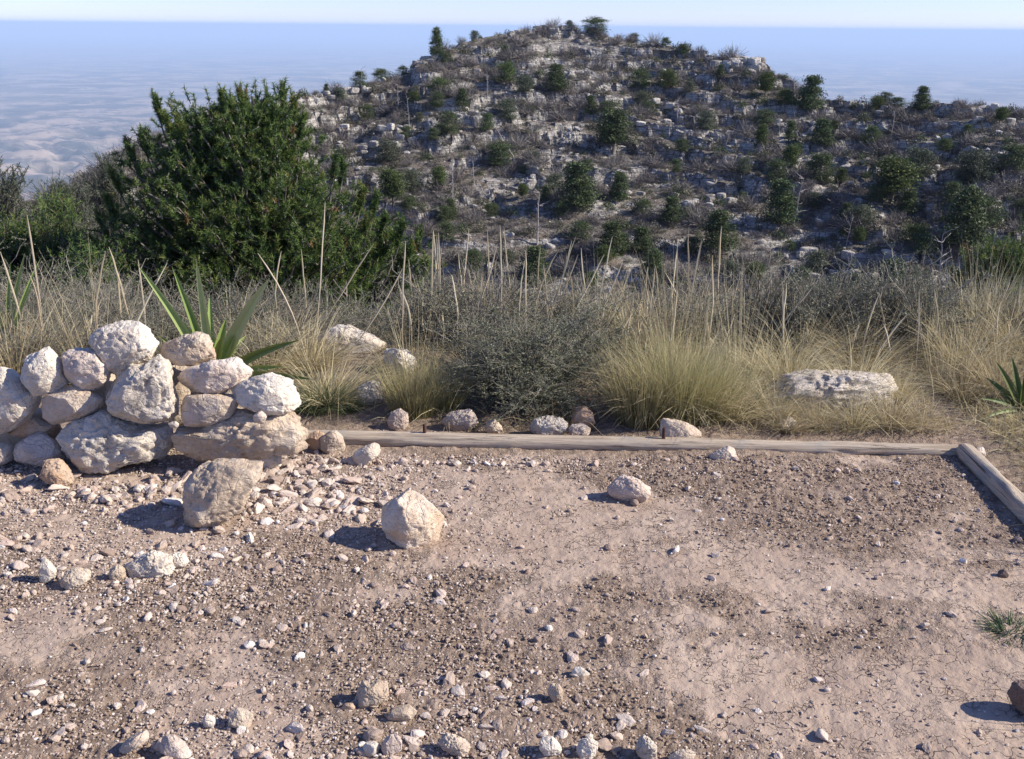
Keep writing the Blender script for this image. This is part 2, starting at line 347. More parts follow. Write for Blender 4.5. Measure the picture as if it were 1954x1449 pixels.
m_weed = leaf_mat('weed_leaves', [(0, (0.05, 0.10, 0.045)), (1, (0.13, 0.21, 0.09))], 0.2)
m_yucca = leaf_mat('yucca_leaf', [(0, (0.16, 0.24, 0.06)), (0.5, (0.42, 0.52, 0.15)), (1, (0.66, 0.68, 0.32))], 0.25, 0.45)
def bark_mat(name, a, b, sc=10.0, bmp=0.02):
    g = N(name); v = g.mapping(g.coord(), (1, 1, 0.25)); n = g.noise(v, sc, 6, 0.7)
    return g.fin(g.mix(g.ramp(n, 0.35, 0.65), a, b), g.bump(n, bmp))
m_bark = bark_mat('pine_bark', (0.12, 0.10, 0.085), (0.30, 0.265, 0.23))
m_snag = bark_mat('bleached_deadwood', (0.30, 0.27, 0.25), (0.52, 0.48, 0.45), 3.0)
m_yucca2 = leaf_mat('dark_yucca_leaf', [(0, (0.06, 0.10, 0.035)), (0.5, (0.14, 0.20, 0.06)), (1, (0.34, 0.36, 0.17))], 0.2, 0.45)
def wood_mat():
    g = N('weathered_timber'); v = g.coord()
    st = g.noise(g.mapping(v, (1.2, 40, 40)), 1.6, 7, 0.7, 0.4); n = g.noise(v, 6, 5, 0.6); f = g.noise(g.mapping(v, (3, 120, 120)), 1.2, 4, 0.7)
    c = g.mix(g.ramp(st, 0.34, 0.62), (0.34, 0.265, 0.19), (0.60, 0.50, 0.38))
    c = g.mix(g.ramp(n, 0.5, 0.7), c, (0.40, 0.36, 0.30)); c = g.mix(g.ramp(st, 0.56, 0.63), c, (0.13, 0.095, 0.065))
    c = g.mix(g.math('MULTIPLY', g.ramp(f, 0.55, 0.7), 0.5), c, (0.18, 0.14, 0.10))
    return g.fin(c, g.bump(g.math('ADD', st, g.math('MULTIPLY', f, 0.4)), 0.006))
m_wood = wood_mat()
g = N('rusty_steel'); m_steel = g.fin(g.mix(g.noise(g.coord(), 90, 3), (0.06, 0.035, 0.03), (0.14, 0.07, 0.045)))

# ------------------------------------------------------------------ terrain
EDGE = 4.95
HU = np.array([-400, -100, 0, 100, 190, 260, 400, 520, 600, 700, 770, 800, 860, 950, 1040, 1130, 1250, 1350, 1440, 1500, 1570, 1700, 1850, 1954, 2100, 2500], float)
HV = np.array([470, 425, 402, 372, 330, 292, 215, 186, 174, 155, 136, 108, 84, 56, 48, 58, 78, 98, 110, 146, 188, 192, 196, 206, 222, 300], float)
HD = np.array([105, 108, 110, 112, 116, 122, 145, 165, 175, 183, 188, 190, 195, 202, 206, 206, 203, 198, 194, 188, 184, 180, 177, 175, 172, 165], float)
_az = []; _hz = []
for u, v, D in zip(HU, HV, HD):
    d = ray(u, v); _az.append(math.atan2(d[0], d[1])); _hz.append(CAMZ + D*d[2]/math.hypot(d[0], d[1]))
_az = np.array(_az); _hz = np.array(_hz)
_ag = np.linspace(_az[0], _az[-1], 800); _k = np.exp(-np.linspace(-2.2, 2.2, 91)**2); _k /= _k.sum()
_hs = np.convolve(np.pad(np.interp(_ag, _az, _hz), 45, mode='edge'), _k, 'valid')
def ridge(az): return np.interp(az, _az, HD), np.interp(az, _az, _hz)
def crumb_at(x, y):
    n = fbm(x*1.6 + 3, y*1.9 - 2, s=11, o=5, g=0.65)
    left = sst(0.5, -0.6, x + 0.35*n); top = sst(3.1, 3.5, y + 0.25*n); bot = sst(2.25, 1.95, y - 0.25*n)*sst(1.6, 0.2, x)
    m = 0.36 + 1.9*n + 0.30*left + 0.25*top + 0.25*bot
    for (u, v, sx, sy, k) in CR: 
        p = at_z(u, v); m = m + k*np.exp(-((x-p[0])/sx)**2 - ((y-p[1])/sy)**2)
    return np.clip(m, 0, 1)
# patches of loose dark crumbs (+) and bare smooth mud (-) on the pad
CR = [(1500, 960, 0.55, 0.22, 0.6), (1650, 1000, 0.3, 0.2, 0.4), (1250, 900, 0.3, 0.12, 0.4), (1880, 1080, 0.12, 0.05, 0.6), (1730, 1170, 0.16, 0.10, 0.5),
      (1600, 1215, 0.2, 0.06, 0.55), (1850, 1240, 0.15, 0.06, 0.5), (1200, 1140, 0.25, 0.06, 0.5), (900, 1110, 0.2, 0.06, 0.3), (1150, 1330, 0.35, 0.12, 0.5), (1300, 1420, 0.3, 0.1, 0.5),
      (1350, 1080, 0.35, 0.12, -0.6), (1560, 1100, 0.3, 0.10, -0.6), (1050, 970, 0.35, 0.08, -0.55), (1000, 1060, 0.15, 0.06, -0.5), (1300, 1190, 0.16, 0.05, -0.6),
      (1500, 1300, 0.3, 0.08, -0.6), (1700, 1340, 0.25, 0.1, -0.6), (1410, 1350, 0.12, 0.1, -0.4), (740, 1130, 0.1, 0.05, -0.4), (130, 1240, 0.18, 0.10, -0.7), (40, 1190, 0.1, 0.08, -0.6)]
def gz(x, y, fine=False):
    """ground height everywhere from the pad to the hill across the ravine"""
    x = np.asarray(x, float); y = np.asarray(y, float); r = np.hypot(x, y); az = np.arctan2(x, y)
    e = y - EDGE - 0.35*vn(x*0.5, 0*x, s=3) - np.where(x < -1.2, 0.25*(-x-1.2), 0)*np.where(x < 0, 1, 0)*0.3
    e = np.where(np.abs(az) > 1.5, np.maximum(r - 9, 0)*0.05, e)
    sm = np.where(e > 0, np.sqrt(e*e + 0.25) - 0.5, 0)
    z = -0.5*sm
    z = np.maximum(z, -39 + 0*z)
    out = sst(0.0, 0.7, y - 3.75)
    z = z + out*(0.05*fbm(x*1.3, y*1.3, s=5) + 0.015)
    farm = sst(7, 25, r); z = z + farm*(1.2*fbm(x*0.08, y*0.08, s=8))
    # soil bank towards the wall on the left
    z = z + 0.02*sst(-0.7, -1.6, x)*sst(3.5, 3.8, y)*sst(4.6, 4.2, y)
    hill = r > 78
    if hill.any():
        D, H = ridge(np.where(hill, az, 0)); r0 = np.minimum(84, D*0.72)
        t = np.clip((r - r0)/(D - r0), 0, 1); zb = -38.0
        p = t**1.15
        Hs = np.interp(az, _ag, _hs); zh = zb + (Hs + (H - Hs)*sst(.72, 1.0, t) - zb)*p
        over = np.maximum(r - D, 0)
        zh = zh - 0.25*over - 0.25*np.maximum(over - 8, 0)*sst(0, 60, over)
        zl = H - 0.36*(r - D) - 6
        zh = np.where(r > D + 60, np.minimum(zh, zl), zh)
        zh = np.maximum(zh, -1010)
        amp = sst(0, 0.15, t)*(1 - 0.75*sst(0.86, 1.0, t)); X = x*0.03; Y = y*0.03
        zh = zh + amp*(2.6*fbm(X, Y, s=21, o=3) + 2.4*(np.abs(fbm(x*0.035, y*0.02, s=25, o=3)) - 0.2)*-2)
        zh = zh + 0.35*fbm(x*0.35, y*0.35, s=23, o=4)*sst(0, .1, t)
        z = np.where(hill, z*(1 - sst(78, 90, r)) + zh*sst(78, 90, r), z)
    if not fine: return z
    return z
def ledges(x, y, z):
    """limestone benches: stepped heights and where rock shows"""
    r = np.hypot(x, y); az = np.arctan2(x, y); D, H = ridge(az)
    act = sst(84, 96, r)*sst(8, -2, r - D)
    mk = sst(-0.50, -0.05, fbm(x*0.045, y*0.045, s=31, o=4))      # where ledges are strong
    warp = 3.6*fbm(x*0.022, y*0.03, s=33, o=4, g=.55) + 0.7*fbm(x*0.25, y*0.25, s=35, o=3)
    idv, edge = cells(x*0.55 + 0.3*vn(x, y, s=2), y*0.55, s=37)
    zz = z + warp + (idv - 0.5)*1.1*mk
    St = 2.6; k = np.floor(zz/St); f = zz/St - k
    rise = 0.83 + 0.07*vn(x*.05, y*.05, s=77); gb = .24
    sf = np.where(f < rise, f/rise*gb, gb + (1 - gb)*np.clip((f - rise)/(1 - rise), 0, 1)**.8)
    z1 = (k + sf)*St - warp - (idv - 0.5)*0.8*mk
    riser = sst(rise - 0.07, rise + 0.02, f)
    S2 = 0.46; q = z1 + 0.4*warp + idv*0.5; k2 = np.floor(q/S2); f2 = q/S2 - k2
    z2 = (k2 + sst(0.55, 1.0, f2))*S2 - 0.4*warp - idv*0.5
    z1 = z1*(1 - 0.7*riser) + z2*0.7*riser
    z1 = z1 - 0.55*riser*sst(0.10, 0.0, edge)
    zo = z + act*(0.25 + 0.75*mk)*(z1 - z)
    rubble = sst(-0.08, 0.3, fbm(x*0.12, y*0.12, s=41, o=4))
    rock = np.clip(riser*(0.55 + 0.75*mk) + 0.55*rubble, 0, 1)*act
    return zo, rock
def hz(x, y):
    z = gz(x, y); z, rk = ledges(np.asarray(x, float), np.asarray(y, float), z); return z, rk

# pad and near slope: one sheet, very fine where the camera sees it close
azf = np.linspace(R(-35), R(35), 860)
azc = np.concatenate([azf, np.linspace(R(35), R(325), 60)[1:-1]])
rr = np.concatenate([np.array([0.05, 0.4, 0.8, 1.1]), np.arange(1.35, 5.2, 0.0085), np.geomspace(5.2, 92, 190)])
A, RR = np.meshgrid(azc, rr); X = RR*np.sin(A); Y = RR*np.cos(A)
Z = gz(X, Y)
near = RR < 5.3
cr = np.zeros_like(Z); cr[near] = crumb_at(X[near], Y[near]); 
pad = sst(3.72, 3.62, Y)
cr = cr*pad + (1-pad)*0.6
d = np.zeros_like(Z)
xn, yn = X[near], Y[near]
d[near] = 0.012*fbm(xn*2.2, yn*2.2, s=51, o=3) + (0.003 + 0.007*cr[near])*fbm(xn*38, yn*38, s=53, o=3, g=0.6) + 0.006*cr[near] \
    + 0.004*fbm(xn*9, yn*9, s=57, o=3)
Z = Z + d
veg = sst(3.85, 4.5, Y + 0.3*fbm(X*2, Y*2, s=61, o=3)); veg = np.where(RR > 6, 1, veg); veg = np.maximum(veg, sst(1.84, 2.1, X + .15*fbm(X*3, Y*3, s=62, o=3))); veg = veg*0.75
keep = 1
V = np.stack([X, Y, Z], -1).reshape(-1, 3); F = grid_faces(len(rr), len(azc), True)[:, ::-1]
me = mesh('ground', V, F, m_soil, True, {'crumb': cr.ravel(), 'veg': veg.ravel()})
tag(obj('ground', me), kind='structure')
GXC = None
def ground_z(x, y):
    x = np.atleast_1d(np.asarray(x, float)); y = np.atleast_1d(np.asarray(y, float)); z = gz(x, y)
    c = crumb_at(x, y)*sst(3.72, 3.62, y) + (1 - sst(3.72, 3.62, y))*0.6
    dd = 0.012*fbm(x*2.2, y*2.2, s=51, o=3) + 0.006*c
    return np.where(np.hypot(x, y) < 5.3, z + dd, z)
def g1(x, y): return float(ground_z(x, y)[0])

azf = np.linspace(R(-34), R(34), 760); azh = np.concatenate([azf, np.linspace(R(34), R(326), 40)[1:-1]])
rh = np.concatenate([np.linspace(90, 216, 640), np.geomspace(217, 3200, 30)])
A, RR = np.meshgrid(azf, rh)
X = RR*np.sin(A); Y = RR*np.cos(A); Z, RK = hz(X, Y)
Z = Z + 0.30*RK*fbm(X*1.1, Y*1.1, s=63, o=3)
V = np.stack([X, Y, Z], -1).reshape(-1, 3); F = grid_faces(len(rh), len(azf))[:, ::-1]
me = mesh('rocky_hill', V, F, m_hill, False, {'rock': RK.ravel()})
hill = tag(obj('rocky_hill', me), kind='structure')
PLZ = -1000.0
azp = np.concatenate([np.linspace(R(-36), R(36), 420), np.linspace(R(36), R(324), 40)[1:-1]])
rp = np.geomspace(2600, 125000, 420)
A, RR = np.meshgrid(azp, rp); X = RR*np.sin(A); Y = RR*np.cos(A)
nearp = sst(16000, 5500, RR)
hills = np.abs(fbm(X/620, Y/460, s=71, o=5, g=0.55))
Z = PLZ + 150*nearp*(np.minimum(hills*1.9, .8)**.7 - .35) + 25*sst(30000, 8000, RR)*fbm(X/2600, Y/2600, s=73, o=3) - 1.0
V = np.stack([X, Y, Z], -1).reshape(-1, 3); F = grid_faces(len(rp), len(azp), True)[:, ::-1]
vale = sst(.11, .02, hills)*sst(22000, 9000, RR)
tag(obj('desert_plain', mesh('desert_plain', V, F, m_plain, True, {'vale': vale.ravel()})), kind='structure')

# ------------------------------------------------------------------ rocks
_ico = {}
def ico(n):
    if n not in _ico:
        bm = bmesh.new(); bmesh.ops.create_icosphere(bm, subdivisions=n, radius=1.0)
        _ico[n] = (np.array([v.co[:] for v in bm.verts]), np.array([[v.index for v in f.verts] for f in bm.faces])); bm.free()
    return _ico[n]
def polar(poly):
    P = np.asarray(poly, float); c = P.mean(0)
    Q = np.concatenate([P, P[:1]]); pts = []
    for a, b in zip(Q[:-1], Q[1:]):
        for t in np.linspace(0, 1, 24, endpoint=False): pts.append(a + (b-a)*t)
    pts = np.array(pts) - c; ang = np.arctan2(pts[:, 1], pts[:, 0]); rad = np.hypot(pts[:, 0], pts[:, 1])
    o = np.argsort(ang); return c, ang[o], rad[o]
def rock_shape(seed, size, sub=4, cuts=7, rough=0.07, outline=None, depth=None, strat=0.0, cutdeep=(0.62, 0.9), lump=0.12, chips=16):
    d, F = ico(sub); rs = np.random.default_rng(seed)
    if outline is not None:
        ang, rad = outline; ph = np.arctan2(d[:, 2], d[:, 0]); c = np.hypot(d[:, 0], d[:, 2])
        Rp = np.interp(ph, ang, rad, period=2*np.pi); ce = c**0.72
        P = np.stack([np.cos(ph)*Rp*ce, np.sign(d[:, 1])*np.abs(d[:, 1])**0.85*depth, np.sin(ph)*Rp*ce], 1)
        sz = float(np.mean(rad))
    else:
        P = d*np.asarray(size)[None]; sz = float(np.mean(size))
    P0 = P.copy()
    P = P*(1 + lump*fbm(*(P0.T/sz*1.1 + seed*3.1), s=seed % 97, o=2))[:, None]
    for k in range(cuts):
        n = rs.normal(size=3); 
        if outline is not None: n[1] = -abs(n[1])*1.6 if k % 3 else abs(n[1]); n[2] += 0.2
        n /= np.linalg.norm(n); q = P @ n; h = q.max(); t = h*rs.uniform(*cutdeep)
        P = P - n[None]*np.maximum(0, q - t)[:, None]*0.93
    for k in range(chips):
        n = rs.normal(size=3)
        if outline is not None: n[1] = -abs(n[1])*1.3
        n /= np.linalg.norm(n); q = P @ n; h = q.max(); t = h*rs.uniform(.84, .975); P = P - n[None]*np.maximum(0, q - t)[:, None]*0.95
    nd = P/np.linalg.norm(P, axis=1)[:, None]
    f = P/sz
    disp = rough*1.0*fbm(*(f.T*2.2 + seed), s=seed % 89, o=5, g=0.6) + rough*0.5*(0.3 - np.abs(fbm(*(f.T*4.5 + seed), s=seed % 83, o=3)))
    pit = fbm(*(f.T*9 + seed), s=seed % 71, o=4, g=0.65); disp = disp + rough*0.45*pit - rough*0.5*sst(.12, .4, fbm(*(f.T*5.5 - seed), s=seed % 67, o=3))
    if strat: disp = disp + strat*fbm(f[:, 0]*1.5 + seed, f[:, 1]*1.5, f[:, 2]*9, s=3, o=3)
    P = P + nd*(disp*sz)[:, None]
    return P, F
Z1 = lambda pts: [(x/2.787, 580 + y/2.787) for x, y in pts]
Z2 = lambda pts: [(550 + x/2.787, 560 + y/2.787) for x, y in pts]
Z3 = lambda pts: [(1250 + x/2.776, 560 + y/2.776) for x, y in pts]
Z7 = lambda pts: [(x/1.994, 1000 + y/1.994) for x, y in pts]
Z8 = lambda pts: [(980 + x/2.006, 1000 + y/2.006) for x, y in pts]
_seed = [100]; LG_ = 'loose stones lying on the pad'; BG_ = 'stones among the plants behind the log'
def stone(name, label, pts, Y, mat, group=None, dr=0.75, cat='stone', sub=6, cuts=7, rough=0.07, strat=0.0, lump=0.05, cutdeep=(0.66, 0.92), dy=0.0):
    if group in (LG_, BG_):      # resting on the ground: its distance follows from its foot
        ub, vb = max(pts, key=lambda q: q[1]); hh = vb - min(q[1] for q in pts); wd_ = max(q[0] for q in pts) - min(q[0] for q in pts)
        Y = at_z(ub, vb - .20*min(hh, wd_), 0.012 if group == BG_ else 0.004)[1] + dy
    W = np.array([at_y(u, v, Y) for u, v in pts]); c, ang, rad = polar(W[:, [0, 2]])
    depth = dr*min(np.ptp(W[:, 0]), np.ptp(W[:, 2]))*0.5
    _seed[0] += 1
    P, F = rock_shape(_seed[0], None, sub, cuts, rough, (ang, rad), depth, strat, cutdeep, lump)
    for ax in (0, 2):
        lo, hi = W[:, ax].min() - c[ax//2], W[:, ax].max() - c[ax//2]; a, b_ = P[:, ax].min(), P[:, ax].max(); P[:, ax] = lo + (P[:, ax] - a)*(hi - lo)/(b_ - a)
    o = obj(name, mesh(name, P, F, mat, sub >= 4), None, (c[0], Y, c[1]))
    return tag(o, label, cat, group)
def gy(v, u=977, z=0.0): return at_z(u, v, z)[1]

WG = 'stones stacked in the dry stone wall'
Yw = 3.52
stone('wall_stone', 'large white stone crowning the top of the dry stone wall', Z1([(470,190),(500,150),(560,140),(640,100),(720,108),(780,150),(800,210),(828,240),(790,290),(770,350),(660,372),(590,335),(540,280),(530,230)]), Yw+.06, m_white, WG, rough=.10, cuts=9, dr=.85)
stone('wall_stone', 'tan pitted stone on the wall top, right of the white one', Z1([(830,250),(870,195),(940,165),(1010,148),(1080,165),(1145,215),(1125,260),(1100,300),(1000,330),(930,345),(860,315),(835,285)]), Yw+.10, m_tan, WG, rough=.11)
stone('wall_stone', 'round white stone with a small knob on the left wall top', Z1([(105,350),(150,290),(215,270),(245,235),(275,272),(310,310),(340,350),(365,430),(320,450),(230,472),(160,470),(110,430)]), Yw+.02, m_white, WG, rough=.07)
stone('wall_stone', 'pinkish stone between the knobbed and the crowning white stones', Z1([(330,290),(375,250),(430,240),(490,268),(530,260),(570,310),(605,350),(575,400),(530,430),(480,465),(420,445),(380,420),(345,350)]), Yw+.03, m_pink, WG, rough=.08)
stone('wall_stone', 'big pale slab of the wall cut off by the left edge', Z1([(-160,330),(0,335),(60,380),(105,420),(160,470),(220,465),(200,600),(130,640),(0,695),(-160,700)]), Yw+.03, m_white, WG, dr=.5)
stone('wall_stone', 'egg-like grey-bottomed stone under the left wall top stones', Z1([(205,510),(260,470),(340,445),(440,440),(520,450),(548,500),(480,560),(420,590),(340,645),(250,655),(220,610)]), Yw-.01, m_cream, WG, rough=.06)
stone('wall_stone', 'big lichen-stained grey stone in the middle of the wall', Z1([(555,460),(600,390),(680,360),(760,345),(800,285),(850,330),(920,360),(935,420),(945,520),(950,590),(880,650),(740,650),(640,625),(560,570)]), Yw-.02, m_grey, WG, rough=.12, cuts=9)
stone('wall_stone', 'pale pink stone under the tan stone, second from the top', Z1([(935,400),(970,350),(1050,325),(1150,285),(1250,280),(1325,320),(1335,375),(1270,420),(1200,465),(1100,475),(1010,492),(950,440)]), Yw+.02, m_pink, WG, rough=.09)
stone('wall_stone', 'flat white stone at the stepped right end of the wall', Z1([(1215,450),(1290,400),(1390,370),(1480,405),(1590,465),(1570,530),(1490,585),(1420,585),(1330,575),(1290,545),(1240,490)]), Yw-.02, m_white, WG, rough=.08, strat=.03)
stone('wall_stone', 'smooth pale stone beneath the pale pink one', Z1([(950,500),(1000,490),(1120,475),(1220,480),(1280,510),(1275,570),(1200,610),(1130,640),(1060,658),(980,640),(955,570)]), Yw-.03, m_cream, WG, rough=.05)
stone('wall_stone', 'long knobbly base stone of the wall, the left of two', Z1([(290,720),(330,690),(370,650),(430,600),(560,560),(640,600),(760,650),(900,650),(925,700),(930,790),(870,835),(760,830),(660,840),(640,890),(560,880),(450,885),(370,830),(310,780)]), Yw-.02, m_grey, WG, rough=.15, cuts=2, dr=.8, lump=.02)
stone('wall_stone', 'long weathered tan base stone at the right end of the wall', Z1([(940,640),(1060,660),(1200,610),(1300,570),(1400,590),(1540,560),(1610,610),(1635,690),(1625,760),(1500,790),(1380,800),(1250,825),(1120,840),(940,810)]), Yw-.02, m_tan, WG, rough=.13, strat=.06, dr=.7, cuts=2, lump=.02)
stone('wall_stone', 'shaded brownish stone low in the wall at the left', Z1([(70,760),(110,720),(190,690),(250,705),(290,740),(335,800),(320,850),(230,880),(140,860),(85,820)]), Yw, m_pink, WG)
stone('wall_stone', 'low stone of the wall at the very left edge', Z1([(-100,740),(0,735),(60,770),(65,830),(20,855),(-100,860)]), Yw-.02, m_cream, WG)
stone('wall_stone', 'brown wedge stone under the pale left slab', Z1([(20,680),(100,655),(180,600),(235,640),(300,650),(270,700),(150,712)]), Yw+.05, m_orange, WG)
stone('wall_stone', 'small chip wedged under the flat white end stone', Z1([(1345,590),(1385,575),(1420,600),(1400,640),(1350,625)]), Yw-.14, m_cream, WG, sub=4)
stone('wall_stone', 'tiny white chip caught in the gap between the base stones', Z1([(895,635),(930,625),(950,640),(940,660),(905,660)]), Yw-.13, m_white, WG, sub=3)
for k, (pp, lab) in enumerate([([(430,400),(600,380),(640,560),(520,640),(400,590)], 'dark shaded stone behind the left middle of the wall'),
        ([(860,330),(1000,330),(1010,640),(900,660),(860,500)], 'shaded stone filling the gap right of the lichen-stained stone'),
        ([(0,600),(250,560),(330,700),(250,780),(0,780)], 'shaded stone deep in the dark gap at the left'),
        ([(1150,470),(1320,450),(1340,640),(1200,640)], 'shaded stone behind the gap at the right end of the wall')]):
    stone('wall_stone', lab, Z1(pp), Yw+.16, m_tan, WG, sub=4, dr=.7)
LG = 'loose stones lying on the pad'
stone('boulder', 'tan pitted boulder leaning in front of the wall', Z1([(960,1040),(1000,980),(1060,920),(1100,860),(1200,835),(1400,850),(1390,910),(1350,960),(1330,1040),(1290,1100),(1200,1140),(1130,1220),(1070,1225),(1000,1170),(975,1120)]), 3.12, m_tan, LG, rough=.10, cuts=9, dr=.8, strat=.03, cat='boulder')
stone('boulder', 'cream boulder alone in the middle of the dirt pad', Z2([(490,1160),(500,1120),(540,1090),(640,1078),(720,1100),(800,1160),(828,1230),(820,1300),(700,1358),(640,1340),(540,1300),(510,1220)]), 2.93, rock_mat('cream_orange_limestone', (0.72, 0.60, 0.46), (0.60, 0.44, 0.30), (0.78, 0.69, 0.58), 0.08), LG, rough=.06, cuts=8, dr=.9, cutdeep=(.68, .93), cat='boulder')
stone('boulder', 'low pinkish boulder half sunk right of the pad centre', Z2([(1695,1050),(1720,1000),(1790,975),(1850,990),(1920,1050),(1930,1095),(1850,1110),(1750,1105)]), 3.27, m_pink, LG, dr=.8, rough=.1, cat='boulder')
stone('stone', 'white stone lying against the foot of the wall', Z1([(1270,830),(1320,770),(1380,750),(1440,760),(1495,790),(1495,860),(1430,880),(1350,870)]), 3.42, m_white, LG, dy=-.04)
stone('stone', 'orange-brown stone below the long knobbly base stone', Z1([(210,870),(240,840),(300,835),(350,880),(400,950),(370,980),(300,985),(230,950)]), 3.38, m_orange, LG, rough=.1)
stone('stone', 'round striped stone beside the left end of the log', Z1([(1700,720),(1730,680),(1780,675),(1820,710),(1835,770),(1800,812),(1740,810),(1705,770)]), 3.60, m_cream, LG, strat=.03)
stone('stone', 'rusty stone tucked between the wall end and the round stone', Z1([(1640,700),(1690,680),(1730,700),(1720,780),(1650,790)]), 3.68, m_orange, LG)
stone('stone', 'elongated pinkish-white stone in front of the log', Z2([(335,880),(350,850),(400,825),(450,803),(488,815),(485,850),(440,880),(400,925),(350,925)]), 3.40, m_white, LG, rough=.06)
stone('stone', 'triangular tan stone half buried against the log', Z3([(285,870),(320,848),(395,812),(430,830),(440,885),(400,900),(320,900)]), 3.50, m_cream, LG)
stone('stone', 'craggy white stone at the left among rubble', Z7([(470,165),(520,120),(545,105),(600,118),(650,130),(665,160),(660,195),(610,212),(560,200),(500,195)]), 2.73, m_white, LG, rough=.16, strat=.05)
stone('stone', 'knobby white stone touching the craggy white stone', Z7([(640,130),(660,110),(700,115),(716,145),(705,170),(670,178),(650,160)]), 2.80, m_white, LG, rough=.15)
stone('stone', 'thin upright white shard at the left', Z7([(152,225),(155,160),(170,132),(195,160),(215,185),(205,212),(175,230)]), 2.68, m_white, LG, rough=.06)
stone('stone', 'brownish cracked stone right of the upright shard', Z7([(225,205),(250,180),(300,170),(340,185),(335,215),(300,240),(260,255),(230,235)]), 2.66, m_tan, LG, rough=.14)
stone('stone', 'rough round stone between the cracked and craggy stones', Z7([(412,185),(430,158),(460,160),(478,190),(470,215),(440,224),(418,210)]), 2.70, m_tan, LG, rough=.14)
stone('fluted_stone', 'fluted brown block like petrified wood near the bottom', Z7([(1345,690),(1350,640),(1365,605),(1400,610),(1450,600),(1478,630),(1470,670),(1440,690),(1400,705)]), 2.06, m_tan, LG, rough=.10, cat='stone', strat=0)
stone('stone', 'small orange pebble touching the fluted block', Z7([(1295,700),(1310,685),(1340,684),(1352,698),(1340,714),(1310,716)]), 2.02, m_orange, LG, sub=4)
stone('stone', 'twisted pale stone at the bottom edge, right of centre left', Z7([(1668,820),(1700,805),(1750,815),(1785,840),(1790,875),(1750,882),(1715,860),(1680,845)]), 1.86, m_cream, LG, rough=.14)
stone('stone', 'pinkish block at the bottom left of the twisted stone', Z7([(1450,850),(1460,815),(1500,805),(1530,820),(1528,865),(1490,884),(1458,875)]), 1.86, m_pink, LG)
stone('stone', 'pale chip beside the pinkish block at the bottom', Z7([(1378,860),(1400,835),(1440,830),(1445,855),(1430,880),(1395,884)]), 1.84, m_white, LG, sub=4)
stone('stone', 'smooth oval stone lying at the bottom left', Z7([(605,830),(625,812),(660,812),(700,840),(728,880),(690,892),(640,875),(612,855)]), 1.84, m_pink, LG, rough=.04, cuts=4)
stone('stone', 'long flat grey shard at the bottom left', Z7([(448,865),(480,830),(530,800),(562,800),(560,825),(510,850),(460,875)]), 1.90, m_cream, LG, rough=.05)
stone('stone', 'angular tan stone near the bottom left centre', Z7([(870,755),(890,715),(930,708),(962,735),(955,768),(910,778)]), 1.99, m_tan, LG)
stone('stone', 'white pointed stone left of the angular tan stone', Z7([(770,740),(785,725),(815,735),(822,765),(795,775),(778,765)]), 1.99, m_white, LG, sub=4)
stone('stone', 'flat tan slab right below the fluted block', Z7([(1475,745),(1510,705),(1560,695),(1588,715),(1570,745),(1520,755)]), 1.98, m_tan, LG)
stone('stone', 'rough grey and white stone at the bottom centre', Z8([(465,880),(475,840),(505,812),(530,830),(552,860),(545,895),(500,905),(475,900)]), 1.83, m_grey, LG, rough=.16)
stone('stone', 'white lump at the bottom, left of the rough grey stone', Z8([(238,860),(250,835),(290,822),(325,840),(318,880),(280,900),(245,885)]), 1.84, m_white, LG, rough=.12)
stone('stone', 'pale stone at the bottom edge under the fan of pebbles', Z8([(98,860),(110,825),(150,820),(185,845),(175,880),(130,892)]), 1.85, m_white, LG, rough=.1)
stone('stone', 'cut-off cream stone on the bottom edge at centre right', Z8([(590,890),(620,868),(670,866),(700,885),(690,910),(610,912)]), 1.80, m_cream, LG)
stone('stone', 'grey pebble standing alone right of the fluted block', Z8([(128,650),(140,620),(170,612),(192,640),(185,680),(150,688)]), 2.10, m_tan, LG, rough=.1)
stone('stone', 'pale flat pebble above the lone grey pebble', Z8([(222,572),(240,550),(275,550),(292,570),(280,590),(240,592)]), 2.22, m_white, LG, sub=4)
stone('stone', 'dark brown stone cut off by the right edge', [(1926,1345),(1936,1318),(1960,1306),(2000,1312),(2005,1350),(1980,1372),(1940,1364)], 2.12, m_brown, LG)
stone('stone', 'small dark brown stone near the right edge', Z8([(1850,205),(1858,178),(1880,175),(1895,195),(1885,212)]), 2.72, m_brown, LG, sub=4)
BG = 'stones among the plants behind the log'
def bstone(lab, pts, Y, mat, **k): stone('stone', lab, pts, Y, mat, BG, **k)
bstone('grey stone behind the log, left of the shrub base', Z2([(815,670),(850,640),(900,622),(960,618),(1005,645),(1015,690),(960,740),(860,730)]), 3.95, m_cream, rough=.1)
bstone('small egg-shaped stone just behind the log under the shrub', Z2([(1045,700),(1065,672),(1100,670),(1140,710),(1140,750),(1060,750)]), 3.88, m_tan)
bstone('mottled white stone behind the log, below the shrub', Z2([(1278,720),(1310,675),(1370,655),(1440,660),(1490,710),(1485,760),(1290,765)]), 3.93, m_grey, rough=.12)
bstone('brown domed stone at the right foot of the shrub', Z2([(1505,640),(1530,608),(1580,600),(1620,635),(1635,700),(1600,740),(1510,710)]), 4.05, m_orange)
bstone('low cream stone in front of the brown domed stone', Z2([(1488,730),(1510,700),(1570,695),(1610,720),(1600,765),(1500,770)]), 3.88, m_cream)
bstone('pinkish stone behind the left part of the log', Z2([(525,680),(545,630),(590,612),(630,640),(640,700),(620,730),(530,725)]), 4.0, m_pink)
bstone('wedge-shaped cream stone leaning on the back of the log', Z3([(20,775),(30,690),(55,668),(110,685),(190,720),(248,770),(200,800),(60,800)]), 3.90, m_cream, rough=.05)
bstone('big white boulder behind the grass left of the shrub', Z2([(505,330),(520,295),(580,290),(650,310),(690,350),(680,430),(600,470),(520,440)]), 4.9, m_white, rough=.1)
